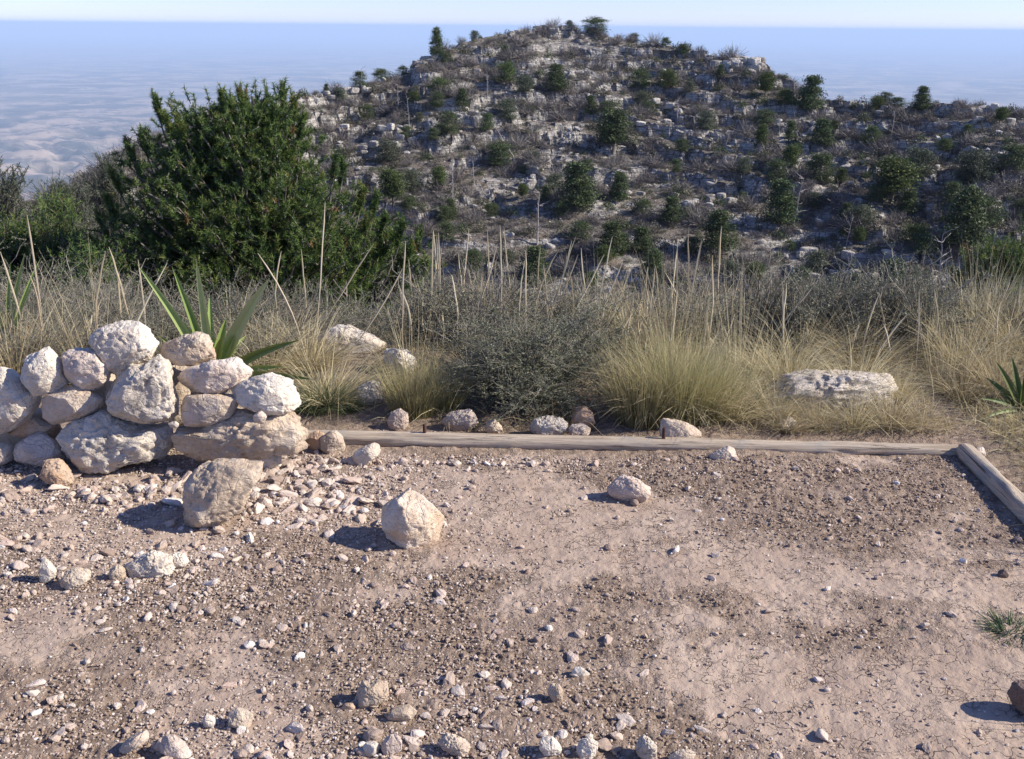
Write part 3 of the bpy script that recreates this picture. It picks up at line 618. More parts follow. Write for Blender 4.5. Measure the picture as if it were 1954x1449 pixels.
bstone('white broken stone low in the grass gap', Z2([(365,540),(380,490),(440,465),(500,480),(510,560),(470,610),(400,620)]), 4.4, m_white, rough=.14)
bstone('long pale slab behind the straw grass and the wall end', Z2([(120,270),(170,190),(240,170),(330,195),(430,235),(525,285),(470,360),(250,370),(140,340)]), 5.3, m_white, rough=.05)
bstone('broad flat grey ledge in the grass at the right', Z3([(530,590),(600,520),(700,455),(860,428),(1000,408),(1120,412),(1250,462),(1300,530),(1260,600),(1150,610),(1000,612),(800,615),(620,620)]), 4.9, m_grey, rough=.11, strat=.10, cuts=7, dr=1.6, lump=.12)
bstone('white stone in dry grass close behind the log', Z3([(640,720),(660,680),(720,655),(760,700),(790,770),(740,790),(660,780)]), 4.0, m_white, rough=.12, dy=.12)
bstone('small pinkish stone behind the log corner', Z3([(1690,850),(1700,820),(1740,815),(1750,860),(1720,875)]), 3.95, m_pink, sub=4)

# ------------------------------------------------------------------ pebbles and gravel
def peb_proto(seed, sub, dims=None):
    rs = np.random.default_rng(seed); dm = dims or (1, rs.uniform(.6, .95), rs.uniform(.4, .75))
    P, F = rock_shape(seed, dm, sub, 11, 0.16, cutdeep=(0.5, 0.85), lump=.3, chips=10 if sub > 2 else 0); return P, F
PB = [peb_proto(500 + k, 3) for k in range(9)]
PBm = [mesh('pebble', P, F, m_pebble, False) for P, F in PB]
PS = [peb_proto(600 + k, 1) for k in range(10)]
def wpt(u, v): p = at_z(u, v); return p[0], p[1]
def dens(x, y):
    d = 0.20 + 0.30*sst(.7, -.5, x) + 0.35*crumb_at(x, y)
    d = d + 0.9*sst(0.1, -1.0, x)*sst(2.2, 2.6, y) + 0.5*sst(0.3, -0.6, x)
    for (u, v, sx, sy, k) in [(600, 930, .28, .22, 3.2), (560, 960, .2, .16, 1.5), (250, 960, .5, .12, 1.8), (150, 1050, .4, .12, 1.2), (850, 870, .7, .10, 1.6), (1150, 880, .5, .10, 1.2),
                              (700, 1400, .5, .10, 1.6), (1000, 1420, .5, .08, 1.2), (300, 1400, .4, .10, 1.1), (900, 1330, .35, .12, .9), (330, 1150, .2, .1, 1.3), (1300, 870, .6, .07, .8)]:
        px, py = wpt(u, v); d = d + k*np.exp(-((x-px)/sx)**2 - ((y-py)/sy)**2)
    px, py = wpt(110, 1240); d = d*(1 - 0.9*np.exp(-((x-px)/.25)**2 - ((y-py)/.14)**2))
    return d*sst(3.66, 3.6, y)
def scatter(n, smin, smax, pw, seed):
    rs = np.random.default_rng(seed); xs = []; ys = []
    while len(xs) < n:
        x = rs.uniform(-2.3, 2.4, 6000); y = rs.uniform(1.55, 3.75, 6000)
        ok = (rs.random(6000)*3.4 < dens(x, y)*(1 + .8*fbm(x*3, y*3, s=19, o=3))) & (np.abs(x) < 0.56*y + 0.35) & ~((x > 1.74) & (y > 2.6))
        xs += list(x[ok]); ys += list(y[ok])
    xs = np.array(xs[:n]); ys = np.array(ys[:n]); s = smin + (smax - smin)*rs.random(n)**pw
    return xs, ys, s, rs
xs, ys, s, rs = scatter(2600, 0.006, 0.021, 3.2, 77)
PZ = [(590, 950, .17, .14, 150, .009, .026), (560, 900, .13, .08, 50, .012, .028), (200, 940, .34, .08, 120, .009, .026), (100, 1060, .30, .09, 60, .009, .023), (720, 1400, .5, .07, 40, .009, .021), (330, 1150, .14, .07, 34, .008, .017), (760, 870, .40, .05, 60, .006, .018)]
for (u, v, sx, sy, k, a0, a1) in PZ:
    px, py = wpt(u, v); xs = np.append(xs, rs.normal(px, sx, k)); ys = np.append(ys, np.minimum(rs.normal(py, sy, k), 3.56)); s = np.append(s, 1.5*rs.uniform(a0, a1, k)*rs.uniform(.6, 1, k))
o_ = np.argsort(-s/np.hypot(xs, ys)); xs, ys, s = xs[o_], ys[o_], s[o_]
zs = ground_z(xs, ys)
def region(x, y):
    if y < 2.15: return 'along the bottom of the dirt pad'
    if x < -1.0: return 'in the rubble at the left below the wall'
    if x < -0.35: return 'in the stony spread by the end of the wall'
    if y > 3.3: return 'in the gravel strip along the log'
    if x < 0.5: return 'on the middle of the dirt pad'
    return 'on the cracked mud at the right'
NI = 290
for i in range(NI):
    k = i % 9; sc = s[i]*1.0; q = region(xs[i], ys[i])
    o = obj('pebble', PBm[k], None, (xs[i], ys[i], zs[i] + sc*0.2), (rs.uniform(-.5, .5), rs.uniform(-.5, .5), rs.uniform(0, 6.28)), (sc*rs.uniform(.9, 1.7), sc, sc*rs.uniform(.6, 1.1)))
    big = 'larger' if i < 80 else 'small'
    tag(o, lbl(f'{big} loose limestone pebble', (xs[i], ys[i], 0), LMF, 80), 'pebble', f'{big} loose pebbles {q}')
sp = Soup()
PM = [peb_proto(650 + k, 2) for k in range(8)]
def add_peb(sp, x, y, z, sc, rs):
    P, F = PS[rs.integers(10)] if sc < .009 else PM[rs.integers(8)]; a = rs.uniform(0, 6.28); ca, sa = math.cos(a), math.sin(a)
    Q = P*np.array([sc*rs.uniform(.8, 1.4), sc, sc*rs.uniform(.7, 1.2)])
    t = rs.uniform(-.4, .4); Q = np.stack([Q[:, 0], Q[:, 1]*math.cos(t) - Q[:, 2]*math.sin(t), Q[:, 1]*math.sin(t) + Q[:, 2]*math.cos(t)], 1)
    Q = np.stack([Q[:, 0]*ca - Q[:, 1]*sa + x, Q[:, 0]*sa + Q[:, 1]*ca + y, Q[:, 2] + z], 1); sp.add(Q, F)
for i in range(NI, len(xs)): add_peb(sp, xs[i], ys[i], zs[i] + s[i]*.2, s[i], rs)
x2, y2, s2, rs2 = scatter(44000, 0.0020, 0.0078, 2.2, 78); z2 = ground_z(x2, y2)
for i in range(len(x2)): add_peb(sp, x2[i], y2[i], z2[i] + s2[i]*.35, s2[i], rs2)
tag(obj('gravel', sp.build('gravel', m_gravel)), 'fine pale gravel strewn over the brown dirt pad', 'gravel', kind='stuff')
# dark crumbs of dried mud
g = N('mud_crumbs'); r_ = g.n('NewGeometry').outputs['Random Per Island']; m_clod = g.fin(g.mix(r_, (0.21, 0.15, 0.11), (0.43, 0.325, 0.24)))
sp = Soup(); rs = np.random.default_rng(9); n = 0
while n < 15000:
    x = rs.uniform(-1.5, 2.1, 5000); y = rs.uniform(1.6, 3.65, 5000); c = crumb_at(x, y)
    ok = (rs.random(5000) < sst(0.4, 0.9, c)) & (np.abs(x) < 0.56*y + 0.3) & ~((x > 1.74) & (y > 2.6)); x = x[ok]; y = y[ok]; z = ground_z(x, y)
    for i in range(len(x)): sc = 0.0025 + 0.007*rs.random()**2.5; add_peb(sp, x[i], y[i], z[i] + sc*.4, sc, rs)
    n += len(x)
tag(obj('mud_crumbs', sp.build('mud_crumbs', m_clod)), 'dark crumbs of dried mud in patches on the pad', 'dirt crumbs', kind='stuff')

# ------------------------------------------------------------------ timber edging
def log_mesh(L, r, seed, taper=0.0, bend=0.0):
    n = int(L/0.012); k = 30; xx = np.linspace(0, L, n); a = np.linspace(0, 2*np.pi, k, endpoint=False)
    XX, AA = np.meshgrid(xx, a, indexing='ij'); rad = r*(1 - taper*XX/L)
    en = np.minimum(XX, L - XX); rad = rad*(1 - 0.18*np.exp(-(en/0.012)))
    rad = rad + r*0.10*fbm(XX*3, np.cos(AA)*1.2, np.sin(AA)*1.2, s=seed, o=3) + r*0.05*fbm(XX*2.0, np.cos(AA)*7, np.sin(AA)*7, s=seed+3, o=3)
    rad = rad - r*0.16*sst(0.10, 0.0, np.abs(vn(XX*1.1, np.cos(AA)*3, np.sin(AA)*3, s=seed+9))) - r*.12*sst(.35, .6, fbm(XX*7, np.cos(AA)*2, np.sin(AA)*2, s=seed+4, o=3))
    wob = bend*np.sin(XX/L*np.pi)
    V = np.stack([XX, rad*np.cos(AA) + wob + r*0.15*vn(XX*1.3, 0*XX, s=seed), rad*np.sin(AA)], -1).reshape(-1, 3)
    F = grid_faces(n, k, True)
    c0 = len(V); V = np.vstack([V, [[0.0, 0, 0], [L, V[-k:, 1].mean(), 0]]]); b = (n-1)*k; i = np.arange(k); j = (i+1) % k
    T = np.concatenate([np.stack([np.full(k, c0), i, j, j], 1), np.stack([np.full(k, c0+1), b+j, b+i, b+i], 1)])
    me = bpy.data.meshes.new('log'); me.from_pydata(V.tolist(), [], F.tolist() + [t[:3].tolist() for t in T]); me.materials.append(m_wood)
    for p in me.polygons: p.use_smooth = True
    return me
p0 = at_z(520, 822, .05); p1 = at_z(1862, 845, .045)
dv = p1 - p0; L = float(np.hypot(dv[0], dv[1]))
lg = thing('timber_edging', 'long weathered horizontal log edging the back of the dirt pad', 'log', (p0[0], p0[1], 0.022), 'logs edging the pad', math.atan2(dv[1], dv[0]))
lo = obj('timber', log_mesh(L, 0.033, 5, 0.08), lg); lo.rotation_euler = (0, 0.006, 0)
def stake(u, v, parent):
    P, F = tube([(0, 0, -.1), (0, 0, 0), (0, 0, .018), (0, 0, .024)], [.0075, .0075, .0075, .006], 12)
    P2, F2 = tube([(0, 0, .0235), (0, 0, .0242)], [.006, 0.0005], 12)
    sp = Soup(); sp.add(P, F); sp.add(P2, F2)
    q = at_z(u, v, .062); lx = parent.matrix_basis.inverted() @ Vector(q)
    obj('steel_stake', sp.build('steel_stake', m_steel, True), parent, (lx.x, 0.0, 0.043))
stake(810, 822, lg); stake(1268, 832, lg)
lg2 = thing('timber_edging', 'greyish log running toward the camera from the right corner', 'log', (1.80, p1[1] - 0.02, 0.02), 'logs edging the pad', R(-90.5))
obj('timber', log_mesh(2.2, 0.037, 15, -0.05), lg2)

# ------------------------------------------------------------------ plants near the pad
def tuft_mesh(n, rad, L, W, spread, droop, mat, seg=4, name='blades', lean=(0, 0), lmin=.4):
    a = rng.uniform(0, 2*np.pi, n); q = np.sqrt(rng.random(n))*rad; b = np.stack([q*np.cos(a), q*np.sin(a), np.zeros(n)-.02], 1)
    dd = np.stack([np.cos(a)*spread*q/rad + rng.normal(0, .16, n)*spread + lean[0], np.sin(a)*spread*q/rad + rng.normal(0, .16, n)*spread + lean[1], np.ones(n)], 1)
    Ls = L*rng.uniform(lmin, 1.0, n); V, F, T = ribbons(b, dd, Ls, W*rng.uniform(.6, 1.2, n), droop*rng.uniform(.2, 1.4, n), seg)
    return mesh(name, V, F, mat, False, {'tint': T})
TF = {'fine': [tuft_mesh(1250, .12, .48, .0024, .22, .40, m_ygrass, lmin=.3) for _ in range(2)],
      'straw': [tuft_mesh(420, .07, .38, .0035, .8, .7, m_straw) for _ in range(3)],
      'wild': [tuft_mesh(300, .06, .50, .0035, .55, .9, m_straw) for _ in range(3)],
      'green': [tuft_mesh(260, .05, .36, .0042, 1.0, .7, m_ggrass) for _ in range(2)],
      'tall': [tuft_mesh(60, .10, .80, .0036, .26, .18, m_straw, lmin=.4) for _ in range(4)],
      'short': [tuft_mesh(260, .06, .16, .0028, 1.0, .7, m_straw) for _ in range(2)]}
tufts = []
def tuft(u, v, kind, h, label, group, Y=None, wide=1.0, k=None):
    """u, v: where its base shows"""
    if Y is None: p = at_z(u, v, 0.0)
    else: p = at_y(u, v, Y)
    p[2] = g1(p[0], p[1]); ms = TF[kind]; me = ms[len(tufts) % len(ms)] if k is None else ms[k]
    base = {'fine': .42, 'straw': .36, 'wild': .46, 'green': .34, 'short': .16, 'tall': .7}[kind]
    t = thing('grass_clump', label, 'grass clump', p, group, rng.uniform(0, 6.28)); sc = h/base
    obj('blades', me, t, None, None, (sc*wide, sc*wide, sc)); tufts.append((t, p)); return t
GF = 'grass clumps behind the log'
tuft(790, 792, 'fine', .33, 'dense yellow-green fescue clump left of the big shrub', GF)
tuft(850, 785, 'fine', .26, 'smaller yellow-green clump tucked against the shrub left side', GF)
tuft(1225, 805, 'fine', .42, 'tall yellow-green grass clump at the right side of the shrub', GF)
tuft(1290, 800, 'fine', .46, 'tallest yellow grass clump right of the shrub', GF)
tuft(1345, 800, 'fine', .36, 'yellowing grass clump beside the tallest one', GF)
tuft(628, 775, 'straw', .34, 'straw-coloured arching clump right of the stone wall', GF, wide=1.1)
tuft(600, 790, 'green', .30, 'low green-bladed clump by the end of the wall', GF)
tuft(665, 790, 'green', .18, 'short green clump near the left end of the log', GF)
tuft(590, 700, 'straw', .40, 'pale clump behind the flat white end stone', GF, Y=4.6)
tuft(560, 690, 'wild', .34, 'wispy straw clump behind the grass by the wall', GF, Y=4.8)
tuft(1440, 775, 'green', .30, 'green sedge-like clump spraying left of the grey ledge', GF, wide=1.2)
tuft(1400, 800, 'straw', .30, 'rust-tinged straw clump right of the tall yellow ones', GF)
tuft(1480, 800, 'straw', .30, 'pale straw clump in front of the grey ledge, left end', GF)
tuft(1560, 815, 'straw', .22, 'short straw clump before the middle of the grey ledge', GF)
for (u, v, h, kk, lb_) in [(1480, 800, .20, 'wild', 'low straw wisps before the left tip of the grey ledge'), (1540, 800, .24, 'straw', 'low straw clump before the left third of the grey ledge'), (1640, 800, .25, 'straw', 'low straw clump before the right third of the grey ledge'), (1710, 795, .24, 'wild', 'wispy straw against the right tip of the grey ledge')]:
    tuft(u, v, kk, h, lb_, GF, Y=4.25)
tuft(1600, 790, 'wild', .22, 'loose straw wisps over the grey ledge', GF, Y=4.35)
tuft(1500, 790, 'straw', .30, 'leaning straw clump hiding the left of the grey ledge', GF, Y=4.4)
tuft(1680, 790, 'straw', .26, 'straw clump hiding the right foot of the grey ledge', GF, Y=4.4)
tuft(1630, 815, 'straw', .24, 'straw clump before the right end of the grey ledge', GF)
tuft(1700, 815, 'straw', .26, 'straw clump just left of the log corner', GF)
tuft(1760, 812, 'short', .2, 'short dry clump right behind the log corner', GF)
tuft(1500, 822, 'straw', .19, 'straw clump covering the small white stone close behind the log', GF)
tuft(1520, 815, 'short', .14, 'stubby dry clump close behind the log', GF)
tuft(1590, 818, 'short', .14, 'stubble tuft behind the right part of the log', GF)
tuft(20, 690, 'wild', .55, 'tall pale grass clump at the left edge behind the wall', GF, Y=4.3)
tuft(110, 650, 'wild', .40, 'grass clump behind the left wall top', GF, Y=4.6)
tuft(1830, 760, 'wild', .50, 'wild straw clump behind the log corner', GF, Y=4.7)
tuft(1900, 800, 'straw', .40, 'straw clump at the right edge beside the yucca', GF, Y=4.4)
for (u, v, h, Y) in [(1225, 800, .42, 4.05), (1265, 795, .50, 4.12), (1310, 800, .44, 4.1), (1355, 800, .38, 4.05), (775, 790, .24, 4.1), (1420, 800, .34, 4.2)]:
    tuft(u, v, 'wild', h, lbl('wispy straw stems mixed into the grass', at_z(u, v), LMF), GF, Y=Y)
rr_ = np.random.default_rng(31)
for i in range(150):
    u = (rr_.uniform(760, 1990) if i % 2 else rr_.uniform(1150, 1990)) if i % 6 else rr_.uniform(0, 560); Y = rr_.uniform(4.3, 6.0); kd = ['wild', 'tall', 'straw', 'tall', 'short'][i % 5]
    if u < 560 and i % 4: continue
    if 1440 < u < 1720 and Y < 5.6 and kd == 'tall': Y += 1.2
    if 840 < u < 1200 and Y < 5.1: Y += 1.0
    x = (u - CU)/FPX*(Y*0.94 + 0.54); p = np.array([x, Y, 0]); p[2] = g1(x, Y)
    t = thing('grass_clump', lbl({'wild': 'wild straw grass clump', 'tall': 'tall upright straw clump', 'straw': 'arching straw clump', 'short': 'stubby straw clump'}[kd], p, LMF, 90), 'grass clump', p, 'wild grass clumps among the shrubs, %s' % ('left half' if u < 1150 else 'right half'), rr_.uniform(0, 6))
    ms = TF[kd]; obj('blades', ms[i % len(ms)], t, None, None, rr_.uniform(.55, 1.0) if kd == 'tall' else rr_.uniform(.75, 1.25)); tufts.append((t, p))

# thin dry grass and litter covering the ground behind the logs
nL = 34000; rs = np.random.default_rng(12); x = rs.uniform(-4.5, 5.5, nL*3); y = rs.uniform(3.86, 8.0, nL*3); m_ = rs.random(nL*3) < .22; x = np.where(m_, rs.uniform(1.98, 3.6, nL*3), x); y = np.where(m_, rs.uniform(1.2, 4.2, nL*3), y)
ok = (rs.random(nL*3) < np.where(x < -.7, .25, 1)) & (fbm(x*1.6, y*1.6, s=91, o=3) + rs.normal(0, .25, nL*3) > -.05) & ((np.abs(x) < .85*y + .5) | m_); x, y = x[ok][:nL], y[ok][:nL]; nL = len(x)
V, F, T = ribbons(np.stack([x, y, ground_z(x, y) - .005], 1), np.stack([rs.normal(0, .7, nL), rs.normal(0, .7, nL), np.ones(nL)], 1), rs.uniform(.05, .2, nL)*(1 + .8*(rs.random(nL) > .9)), rs.uniform(.002, .004, nL), rs.uniform(0, 1.1, nL), 3)
tag(obj('dry_grass_cover', mesh('dry_grass_cover', V, F, m_straw, False, {'tint': T*.8})), 'thin dry grass and litter on the ground behind the logs', 'dry grass', kind='stuff')

# tall seed stalks, each a child of the nearest clump
def stalk(tip, base):
    n = 9; s_ = np.linspace(0, 1, n)[:, None]; tip = np.array(tip); base = np.array(base)
    b = rng.normal(0, .018, 3); P = base + (tip - base)*s_ + b*np.sin(s_*np.pi) + rng.normal(0, .0015, (n, 3))*(s_ > 0)
    rad = np.interp(s_[:, 0], [0, .4, .55, .95, 1], [.0022, .0022, .0044, .0036, .001])
    best = min(tufts, key=lambda t: (t[1][0]-base[0])**2 + (t[1][1]-base[1])**2)
    t = best[0]; q = t.matrix_basis.inverted(); Pl = np.array([(q @ Vector(x))[:] for x in P])
    V, F = tube(Pl, rad, 5); me = mesh('seed_stalk', V, F, m_stalk, False, {'tint': np.full(len(V), rng.uniform(.35, .95))})
    obj('seed_stalk', me, t)
c5 = [(175,230,165,560),(195,280,215,860),(213,240,222,760),(232,370,238,800),(430,210,410,760),(355,390,455,670),(428,500,515,720),(460,505,650,790),(565,225,655,700),(655,190,680,480),(680,200,745,740),(635,330,470,620),
      (840,375,835,700),(830,440,800,640),(945,345,910,740),(965,475,1035,760),(1075,365,1015,620),(1195,270,1080,690),(1170,300,1060,720),(1232,350,1345,900),(1460,270,1310,760),(1215,400,1100,640),(1155,520,1250,780),(1205,560,1235,720),
      (1395,400,1220,560),(1445,575,1270,780),(1540,430,1350,800),(1480,535,1640,690),(1580,480,1510,740),(1715,485,1650,720),(1770,480,1815,640),(1930,320,1910,950),(1830,515,1935,600),(305,540,315,720),(0,430,45,760),(60,600,110,760),(100,560,100,780),(590,500,610,700),(525,530,600,700),(745,540,765,770)]
c6 = [(348,170,335,800),(430,50,460,460),(528,135,540,470),(597,255,590,560),(665,40,640,760),(785,425,710,760),(828,515,780,800),(932,410,900,1170),(1015,335,1005,660),(1100,440,1040,980),(1135,450,1100,760),(1325,480,1130,600),(1525,455,1330,700),(920,460,870,900),(1430,730,1345,1080),(1310,870,1260,1060),(1795,530,1775,720),(1893,470,1890,860),
      (1828,745,1900,1180),(1950,640,1880,860),(760,675,520,1000),(560,480,700,1090),(670,740,780,1190),(440,720,330,900),(135,335,80,560),(190,330,235,480),(45,640,40,820),(250,570,100,730),(1745,820,1500,1080),(1640,760,1400,900)]
c4 = [(280,770,20,1090),(145,1120,60,1440),(615,870,600,1110),(745,800,745,1280),(880,1060,780,1440),(945,1120,910,1440),(990,810,860,1180),(1055,1180,1000,1440),(1130,830,1135,1060),(1175,1090,1200,1440),(1345,1000,1385,1440),(1400,1140,1380,1400),(1570,1080,1520,1300),(1820,760,1640,1060),(1915,780,1880,1100),(1945,1150,1800,1440),(660,1150,740,1440),(820,1190,780,1440),(1740,950,1710,1200),(440,1130,300,1300),(560,1240,330,1400)]
c3 = [(205,520,270,960),(225,970,320,1440),(0,810,170,1440),(815,800,825,1330),(840,770,925,1200),(910,970,935,1280),(1060,870,1010,1150),(1285,895,1120,1070),(780,1170,770,1350),(700,1290,670,1440),(650,1290,645,1440),(90,1330,-20,1200)]
c1 = [(1427,890,1430,1400),(1635,1075,1470,1270),(1130,1110,1280,1400),(1320,1095,1330,1400),(1235,1100,1215,1390),(1765,1180,1540,1420),(1780,1060,1830,1400),(1900,1010,1900,1400),(1915,1030,1935,1390)]
c2 = [(1920,560,1540,1440),(1935,1000,1810,1390)]
def do(lst, sc, ou, ov, Y0, Y1):
    for (a, b, c, d_) in lst:
        u0, v0, u1, v1 = ou + a/sc, ov + b/sc, ou + c/sc, ov + d_/sc; Y = rng.uniform(Y0, Y1)
        tp = at_y(u0, v0, Y); bs = at_y(u1, v1, Y); dr = (bs - tp)
        if dr[2] > -0.02: dr[2] = -0.02
        bs = bs + np.array([rng.normal(0, .05), rng.normal(0, .05), 0])
        # carry the stem on down to the ground, steepening
        gz_ = g1(bs[0], bs[1]) - .01
        if bs[2] > gz_: k_ = (bs[2] - gz_)/(-dr[2] + .12); bs = bs + np.array([dr[0]*k_*.4, 0, gz_ - bs[2]])
        stalk(tp, bs)
do(c5, 3.758, 780, 380, 4.9, 5.6); do(c6, 3.758, 1200, 420, 4.7, 5.4); do(c4, 4.829, 1550, 380, 4.6, 5.3); do(c3, 4.025, 0, 280, 4.3, 4.8); do(c1, 2.299, 0, 0, 4.5, 5.2)
rs = np.random.default_rng(5)
for i in range(190):
    u = rs.uniform(760, 1950); v = rs.uniform(545, 690); Y = rs.uniform(4.7, 5.8); tp = at_y(u, v, Y); x = tp[0] + rs.normal(0, .07)
    stalk(tp, (x, Y + rs.normal(0, .05), g1(x, Y)))

# shrubs
def shrub_meshes(seed, nst=70, ntw=520, nlf=5200, leaf=.007, dome=(1, 1, .85), rag=.18, twr=.0016, zl=.25, sr=.005):
    rs = np.random.default_rng(seed); st = Soup(); tips = []; dm = np.array(dome)
    for i in range(nst):
        d_ = rs.normal(size=3); d_[2] = abs(d_[2])*(.75 if zl < .2 else 1) + zl; d_ /= np.linalg.norm(d_); e = d_*dm*0.5*rs.uniform(.65, 1.0)*(1 + rag*rs.normal()); e[2] = abs(e[2])*2*.9
        b = np.array([rs.normal(0, .04), rs.normal(0, .04), -.02]); s_ = np.linspace(0, 1, 7)[:, None]
        P = b + (e - b)*s_ + np.array([0, 0, .12])*np.sin(s_*np.pi) + rs.normal(0, .012, (7, 3))*s_
        V, F = tube(P, np.linspace(sr, sr*.32, 7), 4); st.add(V, F, rs.random()); tips.append(P)
    A = []
    for i in range(ntw):
        P = tips[rs.integers(nst)]; k = rs.integers(2, 7); o0 = P[k]; d_ = rs.normal(size=3)*.7 + (o0 - [0, 0, .2])/ (np.linalg.norm(o0) + .1) + [0, 0, .5]; d_ /= np.linalg.norm(d_)
        l = rs.uniform(.06, .16); s_ = np.linspace(0, 1, 4)[:, None]; Q = o0 + d_*l*s_ + rs.normal(0, .006, (4, 3))*s_
        V, F = tube(Q, np.linspace(twr, twr*.5, 4), 3); st.add(V, F, rs.random()); A.append(Q)
    A = np.array(A); i = rs.integers(0, ntw, nlf); t = rs.random(nlf); k = np.minimum((t*3).astype(int), 2); f = t*3 - k
    c = A[i, k]*(1-f)[:, None] + A[i, k+1]*f[:, None] + rs.normal(0, .006, (nlf, 3))
    d1 = rs.normal(size=(nlf, 3)); d1 /= np.linalg.norm(d1, axis=1)[:, None]; d2 = np.cross(d1, rs.normal(size=(nlf, 3))); d2 /= np.linalg.norm(d2, axis=1)[:, None]
    L_ = leaf*rs.uniform(.7, 1.5, nlf)[:, None]; V = np.stack([c - d1*L_, c + d2*L_*.45, c + d1*L_, c - d2*L_*.45], 1).reshape(-1, 3)
    F = np.arange(nlf*4).reshape(-1, 4)
    return st.build('twigs', m_stem), mesh('leaves', V, F, m_sage, False, {'tint': np.repeat(rs.random(nlf), 4)})
SH = [shrub_meshes(900 + k, 60, 520, 4200) for k in range(3)]
SHT = [shrub_meshes(950 + k, 80, 800, 1800, .006) for k in range(2)]
BIG = shrub_meshes(990, 150, 4200, 60000, .0056, (1, .9, 1.0), .10, zl=.02, twr=.0012, sr=.0035)
def shrub(p, pair, sc, label, group, rz=None):
    t = thing('shrub', label, 'shrub', p, group, rng.uniform(0, 6.28) if rz is None else rz)
    obj('twigs', pair[0], t, None, None, sc); obj('leaves', pair[1], t, None, None, sc); return t
p = at_z(1030, 795); shrub((p[0], p[1] + .18, g1(p[0], p[1])), BIG, (.98, .76, .53), 'big dense grey-green shrub right behind the log, mid picture', 'shrubs behind the log')
p = at_y(900, 740, 4.6); shrub((p[0], 4.6, g1(p[0], 4.6)), SH[0], (.6, .6, .50), 'shrub fringing the left side of the big shrub', 'shrubs behind the log')
p = at_y(1130, 740, 4.8); shrub((p[0], 4.8, g1(p[0], 4.8)), SH[1], (.65, .6, .50), 'shrub filling in behind the right side of the big shrub', 'shrubs behind the log')
spots = [(330, 4.9, .5, 0), (230, 5.0, .45, 1), (470, 5.0, .5, 0), (560, 5.2, .45, 1), (130, 5.0, .4, 0), (60, 5.3, .45, 1), (400, 5.6, .5, 0), (20, 4.7, .4, 1), (700, 5.9, .5, 0), (280, 4.5, .42, 0), (180, 4.45, .42, 1), (100, 4.4, .38, 0), (520, 4.6, .4, 0), (460, 4.45, .36, 1), (350, 4.75, .46, 0), (240, 5.4, .5, 0), (150, 5.7, .5, 0), (500, 5.7, .5, 0), (610, 5.6, .5, 0), (80, 6.0, .5, 0)]
for i, (u, Y, h, kd) in enumerate(spots):
    x = (u - CU)/FPX*(Y*.94 + .54); shrub((x, Y, g1(x, Y)), (SH if kd == 0 else SHT)[i % 2], (h*1.35, h*1.3, h), lbl('low grey shrub behind the wall,', (x, Y, 0), LMF), 'low grey shrubs behind the wall')
rs = np.random.default_rng(41)
for i in range(120):
    Y = 5.0 + 4.6*rs.random()**1.5; u = rs.uniform(760, 2050); x = (u - CU)/FPX*(Y*.94 + .54); h = rs.uniform(.42, .62)*(1 + .05*(Y - 5))
    half = 'left' if u < 1300 else 'right'
    shrub((x, Y, g1(x, Y)), (SH + SHT)[i % 5], (h*rs.uniform(1.1, 1.6), h*1.3, h), lbl(['leafy grey-green shrub', 'grey-green shrub', 'dense grey shrub', 'twiggy bare shrub', 'thin grey shrub'][i % 5], (x, Y, 0), LMF, 90), f'grey shrubs of the scrub belt, {half} part')
for i in range(34):
    Y = rs.uniform(6.0, 10); u = rs.uniform(-60, 780); x = (u - CU)/FPX*(Y*.94 + .54); h = rs.uniform(.45, .8)
    shrub((x, Y, g1(x, Y)), (SH + SHT)[i % 5], (h*1.4, h*1.3, h), lbl('grey shrub on the slope', (x, Y, 0), LMF, 150), 'grey shrubs on the slope by the pinyon')

for i in range(40):
    Y = rs.uniform(3.4, 8.5) if i % 4 else rs.uniform(2.0, 3.4); sd_ = 1 if i % 3 else -1; x = sd_*(.56*Y + .45 + rs.random()**1.3*(.5*Y + .8)); h = rs.uniform(.3, .6)
    if sd_ < 0 and Y < 4.3: continue
    if i % 2:
        shrub((x, Y, g1(x, Y)), (SH + SHT)[i % 5], (h*1.3, h*1.3, h), lbl('grey shrub beside the pad', (x, Y, 0), LMF, 150), 'grey shrubs at the far sides')
    else:
        p = (x, Y, g1(x, Y)); t = thing('grass_clump', lbl('straw clump beside the pad', p, LMF, 150), 'grass clump', p, 'straw clumps at the far sides', rs.uniform(0, 6)); ms = TF['straw' if i % 4 else 'wild']; obj('blades', ms[i % len(ms)], t, None, None, rs.uniform(.6, 1.0))

# yuccas
def yucca(loc, leaves, label, ymat=None, name='yucca'):
    t = thing(name, label, 'yucca', loc)
    for (dx, dy, dz, wd, tn) in leaves:
        tip = np.array([dx, dy, dz]); L_ = np.linalg.norm(tip); n = 9; s_ = np.linspace(0, 1, n)
        C = tip[None]*s_[:, None] + np.array([0, 0, .05*L_])[None]*np.sin(s_*np.pi)[:, None]
        T = tip/L_; side = np.cross(T, [0, -1, .25]); side /= np.linalg.norm(side); nn = np.cross(side, T)
        wv = 1.28*wd*np.interp(s_, [0, .12, .35, .8, 1], [.55, .8, 1, .5, .02])
        V = np.stack([C - side*wv[:, None]/2 + nn*wv[:, None]*.16, C - nn*wv[:, None]*.06, C + side*wv[:, None]/2 + nn*wv[:, None]*.16, C - nn*wv[:, None]*.16], 1).reshape(-1, 3)
        F = grid_faces(n, 4, True); tt = np.tile([min(1, tn + .3), tn, min(1, tn + .3), tn], n)
        obj('leaf', mesh('leaf', V, F, ymat or m_yucca, False, {'tint': tt}), t)
    return t
b = at_y(405, 700, 4.25); b[2] = g1(b[0], b[1]) + .05
def yl(u, v, Y, wd, tn=.4): q = at_y(u, v, Y) - b; return (*q, wd, tn)
